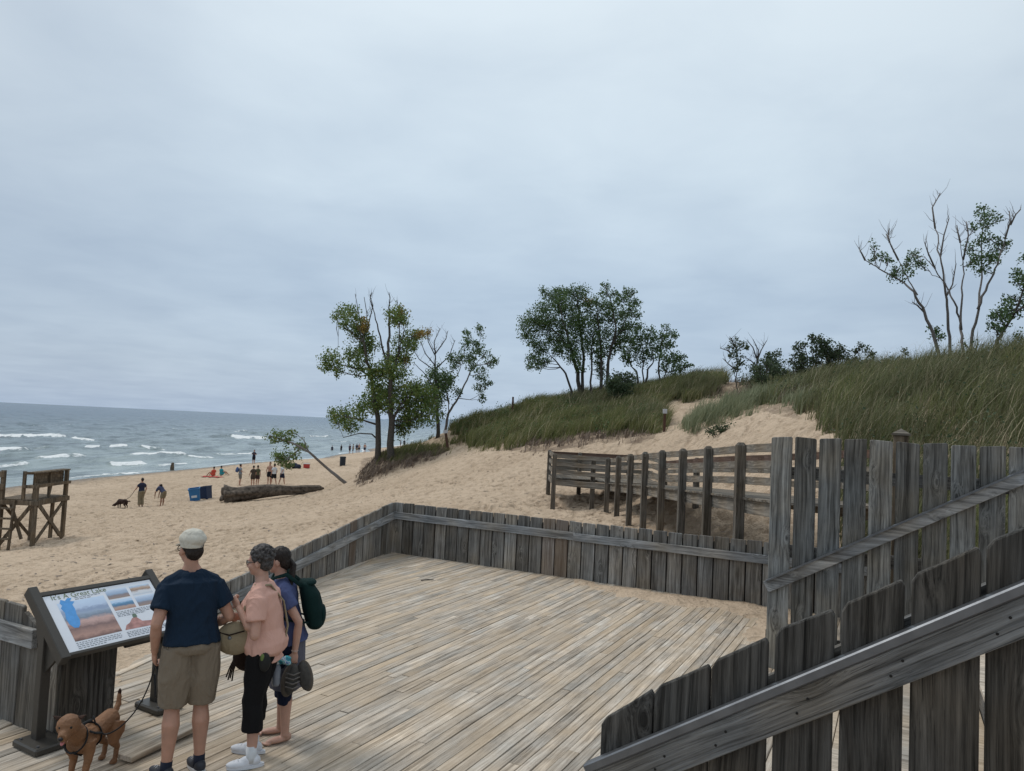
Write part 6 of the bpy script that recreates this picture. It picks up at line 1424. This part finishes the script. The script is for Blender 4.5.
# --- the dog at the panel
def dog():
    f = G(74, 786); h = G(107, 762); d = (f-h); d.z = 0; mid = (f+h)/2; yaw = atan2(-d.x, d.y)
    hy_ = atan2(-.22, -.97)-yaw; hy_ = (hy_+pi) % (2*pi)-pi; hy_ = max(-1.1, min(1.1, hy_))
    root = empty('dog', (mid.x, mid.y, 0), yaw, 'short haired tan brown dog with black harness and open mouth under the panel', 'dog')
    s = 1.0
    m, nt, N, L, B = mat_new('short brown fur'); tc = N.new('ShaderNodeTexCoord').outputs['Object']; g = N.new('ShaderNodeSeparateXYZ'); L.new(tc, g.inputs[0])
    n = noise(N, L, tc, 9, 4, .6); fn = noise(N, L, tc, 180, 2)
    c_ = ramp(N, L, n, [(.3, (.115, .048, .018)), (.7, (.235, .105, .042))]); c_ = mixc(N, L, .4, c_, mixc(N, L, fn, (.08, .035, .015), (.36, .19, .09)))
    L.new(c_, B.inputs['Base Color']); B.inputs['Roughness'].default_value = .7; bump(N, L, B, fn, .4, .004)
    b = MB(); Y = .17
    # trunk along y: hip -Y, chest +Y
    b.tube([(0, -.24, .315), (0, -.20, .32), (0, -.12, .315), (0, -.02, .305), (0, .08, .295), (0, .16, .29), (0, .21, .30)], [.042, .070, .066, .068, .084, .086, .055], 18)
    b.tube([(0, .14, .31), (0, .20, .36), (-.0, .25, .415), (0, .275, .44)], [.076, .064, .056, .052], 14)
    HR = rotz(hy_)@Matrix.Rotation(-.12, 3, 'X'); hc = Vector((.0, .30, .46))
    def hd(v): return hc+HR@Vector(v)
    b.ell(hd((0, 0, 0)), (.076, .080, .068), 16, 12, HR); b.tube([hd((0, .03, -.012)), hd((0, .08, -.028)), hd((0, .125, -.034))], [.050, .037, .028], 12)
    b.tube([hd((0, .03, -.045)), hd((0, .075, -.068)), hd((0, .105, -.076))], [.030, .020, .014], 10)
    for q in (-1, 1): b.ell(hd((q*.035, .045, .012)), (.018, .018, .014), 10, 8)
    for q, o in ((-1, .03), (1, -.02)):                      # fore legs
        b.tube([(q*.055, .15, .30), (q*.066, .145, .22), (q*.066, .13+o, .15), (q*.064, .15+o, .08), (q*.064, .15+o, .03)], [.055, .038, .027, .021, .019], 12)
        b.ell((q*.064, .17+o, .018), (.026, .038, .019), 12, 8)
    for q, o in ((-1, .02), (1, -.03)):                      # hind legs: thigh, knee forward, hock back
        b.tube([(q*.05, -.19, .30), (q*.062, -.165, .235), (q*.062, -.155+o*.5, .175), (q*.060, -.225+o, .115), (q*.060, -.215+o, .06), (q*.060, -.205+o, .03)], [.066, .060, .038, .022, .018, .018], 12)
        b.ell((q*.060, -.19+o, .018), (.024, .036, .018), 12, 8)
    b.tube([(0, -.245, .345), (.0, -.285, .39), (.01, -.305, .44), (.015, -.31, .485)], [.022, .021, .017, .008], 10)
    body = relief(b.remesh('body', m, root, .0055, 3), .0035, 55, (1, .5, 1), 2.0)
    dk = simple('dark ear fur', (.035, .016, .010), .8, .3)
    for q in (-1, 1):
        c = MB(); R_ = HR; c.add([hd((q*.040, -.02, .045)), hd((q*.075, .005, .035)), hd((q*.112, -.012, .062)), hd((q*.088, -.03, .055)), hd((q*.045, -.032, .040)), hd((q*.078, -.012, .028)), hd((q*.108, -.022, .056))], [(0, 1, 2, 3), (4, 3, 2, 6), (4, 6, 5), (0, 4, 5, 1), (1, 5, 6, 2), (0, 3, 4)]); e = c.remesh('ear', dk, root, .005, 1)
        c = MB(); c.ell(hd((q*.033, .062, .012)), (.011, .009, .010), 10, 8); c.build('eye', simple('glossy dark eye', (.008, .006, .005), .15), root, True)
    c = MB(); c.ell(hd((0, .150, -.022)), (.018, .013, .014), 12, 8); c.build('nose', simple('black nose', (.008, .008, .009), .3), root, True)
    c = MB(); c.tube([hd((0, .06, -.050)), hd((0, .105, -.055))], [.020, .012], 8, sq=.5); mo = c.build('mouth', simple('dark mouth', (.03, .012, .012), .5), root, True)
    c = MB(); c.ell(hd((0, .105, -.063)), (.014, .03, .006), 12, 8, HR@Matrix.Rotation(-.5, 3, 'X')); c.build('tongue', simple('pink tongue', (.45, .16, .16), .4), mo, True)
    c = MB(); c.ell((.012, -.309, .47), (.013, .014, .028), 8, 6); c.build('tail_tip', dk, root, True)
    hb = simple('black webbing', (.010, .010, .011), .7)
    def band(pts, w=.011): c = MB(); c.tube(pts, w, 6, sq=.5); c.build('harness_strap', hb, root, True)
    R = lambda y, r, tilt=0, zc=.295: [(r*cos(a), y+tilt*sin(a), zc+r*1.02*sin(a)) for a in [i*pi/10 for i in range(21)]]
    band(R(.04, .084)); band([(x, y, z) for x, y, z in R(.205, .076, -.045, .325)], .012); band([(0, .04, .395), (0, .10, .40), (0, .165, .40)]); band([(0, .05, .208), (0, .14, .19), (0, .235, .245)]); band([(.088, .04, .31), (.085, .12, .34), (.075, .17, .37)]); band([(-.088, .04, .31), (-.085, .12, .34), (-.075, .17, .37)])
    root.scale = (1.0, 1.0, 1.0)
    return root, yaw, mid
dg_, dyaw, dmid = dog()
MW = Matrix.Translation(dmid.to_3d()*1) @ Matrix.Rotation(dyaw, 4, 'Z'); MW.translation = Vector((dmid.x, dmid.y, 0))
clip = MW @ Vector((0, .06, .43)); hnd = Matrix.Translation(man.location) @ Matrix.Rotation(man.rotation_euler.z, 4, 'Z') @ Matrix.Diagonal((.94, .96, 1, 1)) @ (Pm['_']['S0'](Pm['_']['J'][-1][2]+Vector((.02, .05, -.09))))
c = MB(); pts = []
for i in range(21):
    f = i/20; p = hnd.lerp(clip, f); p.z -= .38*sin(pi*f)*(.6+.4*f)*.9; 
    p.x += .03*sin(f*7); pts.append(p)
c.tube(pts, .0055, 6); c.tube([hnd+Vector((0, 0, .03)), hnd+Vector((.02, .01, -.10)), hnd+Vector((.035, .0, -.22)), hnd+Vector((.01, .01, -.25)), hnd+Vector((-.005, .0, -.08))], .008, 6, sq=.5)
o = c.build('leash', blk, None, True); tag(o, 'thin black leash running from the man\'s left hand to the dog harness', 'leash')

# ---------------------------------------------------------------- people far down the beach
def clr(n, c): return simple(n, c, .9, .15, 6)
GB = 'people far down the beach'
def bp_(px, py, yaw, label, P, Ht=1.72, sink=0.0, group=None):
    p = on(px, py); P.setdefault('skin', 'skin'); P.setdefault('hair', 'hair_dark')
    return figure(p-Vector((0, 0, .03+sink)), yaw, Ht, label, P, group)
navy = clr('navy shirt far', (.02, .025, .05)); khaki = clr('khaki far', (.20, .165, .11)); wht = clr('white shirt far', (.55, .57, .6)); blkc = clr('black shorts far', (.012, .012, .016)); grc = clr('grey shirt far', (.20, .22, .25)); tl = clr('teal far', (.03, .25, .30)); rd = clr('red far', (.50, .08, .05)); brc = clr('brown dress far', (.06, .045, .035)); sk_ = M['skin3']
bp_(140.5, 506.5, radians(60), 'man in navy shirt and khaki trousers holding a lead on the open sand', dict(shirt=navy, pants=khaki, pants_len=.95, pants_g=.03, shoes=blkc, arms={-1: ((-.30, .05, 1.15), (-.33, .20, .98)), 1: ((.29, -.02, 1.12), (.28, .05, .86))}))
p = on(161.5, 506); figure(p-Vector((0, 0, .03)), radians(70), 1.66, 'stooping person in blue top and tan shorts reaching down to the sand', dict(skin='skin3', hair='hair_dark', shirt=clr('slate blue far', (.05, .06, .11)), pants=khaki, pants_len=.42, lean=(0, .55), hipz=.90, pel=(0, -.12, .90), head_pitch=-1.2, arms={-1: ((-.16, .42, .85), (-.14, .46, .58)), 1: ((.16, .40, .85), (.14, .44, .58))}))
p = on(122, 508)
def small_dog(p):
    root = empty('dog', p, radians(75), 'small dark shaggy dog sniffing the sand at the end of a lead', 'dog'); b = MB()
    b.tube([(0, -.32, .36), (0, -.2, .38), (0, 0, .36), (0, .2, .35), (0, .3, .30)], [.08, .14, .14, .16, .1], 12); b.tube([(0, .26, .32), (0, .42, .20), (0, .52, .12)], [.1, .08, .06], 10); b.ell((0, .52, .14), (.08, .11, .08), 10, 8); b.ell((0, .63, .10), (.04, .07, .04), 8, 6)
    for x in (-.08, .08):
        b.tube([(x, .2, .3), (x, .21, .15), (x, .2, .0)], [.06, .035, .03], 8); b.tube([(x, -.24, .32), (x, -.2, .2), (x, -.29, .12), (x, -.26, 0)], [.08, .055, .03, .03], 8)
        b.ell((x*.8, .47, .2), (.03, .03, .05), 6, 6)
    b.tube([(0, -.36, .38), (0, -.46, .42), (0, -.55, .38)], [.03, .035, .02], 8)
    b.remesh('body', simple('shaggy dark fur', (.035, .02, .016), .95, .7, 8, 1), root, .018, 2)
small_dog(p)
a = on(140.5, 506.5)+Vector((-.35, 0, 1.0)); b = p+Vector((.1, 0, .42)); c = MB(); c.tube([a, a.lerp(b, .5)+Vector((0, 0, -.12)), b], .012, 5); o = c.build('lead', blkc, None); tag(o, 'thin dark lead between the man in khaki trousers and the small dog', 'leash')
bp_(239.5, 485, radians(-60), 'person in grey shirt with blue backpack near the log', dict(shirt=grc, pants=clr('grey shorts far', (.16, .15, .13)), pants_len=.45, arms={-1: ((-.28, .0, 1.14), (-.25, .15, .95)), 1: ((.27, .05, 1.14), (.2, .28, 1.1))}))
p = on(239.5, 485); o = empty('backpack', p, radians(-60), 'small blue backpack worn by the person in grey near the log', 'backpack'); c = MB(); c.ell((0, -.24, 1.22), (.15, .12, .23), 12, 8); c.build('pack_body', clr('blue pack', (.06, .10, .22)), o, True); c = MB(); c.ell((0, -.35, 1.15), (.10, .04, .12), 10, 6); c.build('front_pocket', clr('blue pack', (.06, .10, .22)), o, True)
bp_(252.5, 486.5, radians(40), 'long haired woman in dark brown top and shorts behind the log', dict(fem=True, shirt=brc, pants=brc, pants_len=.35, hair_style='long', arms={-1: ((-.26, .03, 1.12), (-.28, .15, .92)), 1: ((.25, .02, 1.12), (.22, .12, .9))}), 1.66)
bp_(257, 485.5, radians(-20), 'woman in olive top standing close to the one in brown', dict(fem=True, shirt=clr('olive far', (.09, .09, .05)), pants=clr('dark skirt far', (.05, .03, .03)), pants_len=.4, hair_style='long'), 1.63)
bp_(269, 484, radians(170), 'shirtless man in black swim shorts standing behind the log', dict(pants=blkc, pants_len=.4, pants_g=.03, skin='skin'), 1.80)
bp_(273.5, 485, radians(60), 'person in white tee and black shorts walking, left of the other white tee', dict(shirt=wht, pants=blkc, pants_len=.42, feet={-1: (-.1, .22), 1: (.1, -.2)}), 1.70)
bp_(281.5, 484.5, radians(-50), 'person in white tee and navy shorts beside the leafy fallen branch', dict(shirt=wht, pants=navy, pants_len=.42, feet={-1: (-.1, -.2), 1: (.1, .2)}, arms={-1: ((-.3, .1, 1.15), (-.3, .3, 1.1)), 1: ((.3, -.1, 1.15), (.3, -.2, .95))}), 1.72)
bp_(253.5, 464, radians(175), 'man in navy tee standing by the water edge with bent arms', dict(shirt=navy, pants=blkc, pants_len=.48, arms={-1: ((-.29, -.02, 1.16), (-.12, .2, 1.25)), 1: ((.29, -.02, 1.16), (.12, .2, 1.25))}), 1.78)
def sitter(px, py, yaw, label, shirt, H_=1.65):
    p = on(px, py); figure(p, yaw, H_, label, dict(skin='skin', hair='hair_dark', shirt=shirt, pants=shirt, pants_len=.3, hipz=.14, pel=(0, 0, .14), arms={-1: ((-.28, .05, .42), (-.2, .3, .35)), 1: ((.28, .05, .42), (.2, .3, .35))}, legs={-1: ((-.12, .42, .42), (-.14, .75, .10)), 1: ((.12, .42, .40), (.14, .78, .10))}))
sitter(213.5, 476.5, radians(60), 'person in red swimwear sitting on a red towel near the water', rd); sitter(221, 475.5, radians(-30), 'person in teal top sitting with knees up near the water', tl)
p = on(212, 477); c = MB(); gx = 14
for i in range(gx):
    for j in range(8): pass
V = [(x*.14-.9, y*.12-.42, .04+.02*sin(x*1.7+y)) for y in range(8) for x in range(14)]; c.add([Vector(v)+p for v in V], [(y*14+x, y*14+x+1, (y+1)*14+x+1, (y+1)*14+x) for y in range(7) for x in range(13)]); o = c.build('beach_towel', clr('red towel', (.45, .06, .05)), None, True); tag(o, 'rumpled red towel spread on the sand near the water', 'towel')
for i, (px, py, yw, sh_, pt, lab) in enumerate([(331.8, 454, 170, navy, blkc, 'leftmost dark figure standing at the far water edge'), (341, 453, 60, blkc, blkc, 'figure in black standing alone between two groups at the far water edge'), (349.5, 453.5, -30, clr('plum far', (.08, .05, .07)), blkc, 'left figure of the tight far group at the water edge'),
        (352.8, 454, 100, khaki, navy, 'figure in tan in the tight far group at the water edge'), (356.5, 453, 0, navy, khaki, 'right figure of the tight far group at the water edge'), (358.8, 452.5, 180, None, blkc, 'shirtless figure just right of the tight far group'),
        (364.5, 453, 30, None, navy, 'shirtless bather near the tree trunk at the far water edge'), (400.5, 447.5, 90, navy, blkc, 'dark figure at the far shore seen right of the tree trunks'), (404, 447, 0, blkc, blkc, 'second dark figure at the far shore right of the tree trunks')]):
    P_ = dict(pants=pt, pants_len=.42, hair='hair_dark')
    if sh_ is not None: P_['shirt'] = sh_
    bp_(px, py, radians(yw), lab, P_, 1.70)
p = on(172, 470.5); c = MB(); c.tube([(0, 0, -.3), (0, 0, .35), (.02, 0, .62)], [.2, .21, .15], 10); c.ell((.02, 0, .72), (.16, .16, .13), 10, 8); o = c.remesh('wooden_stump', M['tower'], None, .03, 1); o.location = p; tag(o, 'small dark round topped stump at the water line', 'stump')
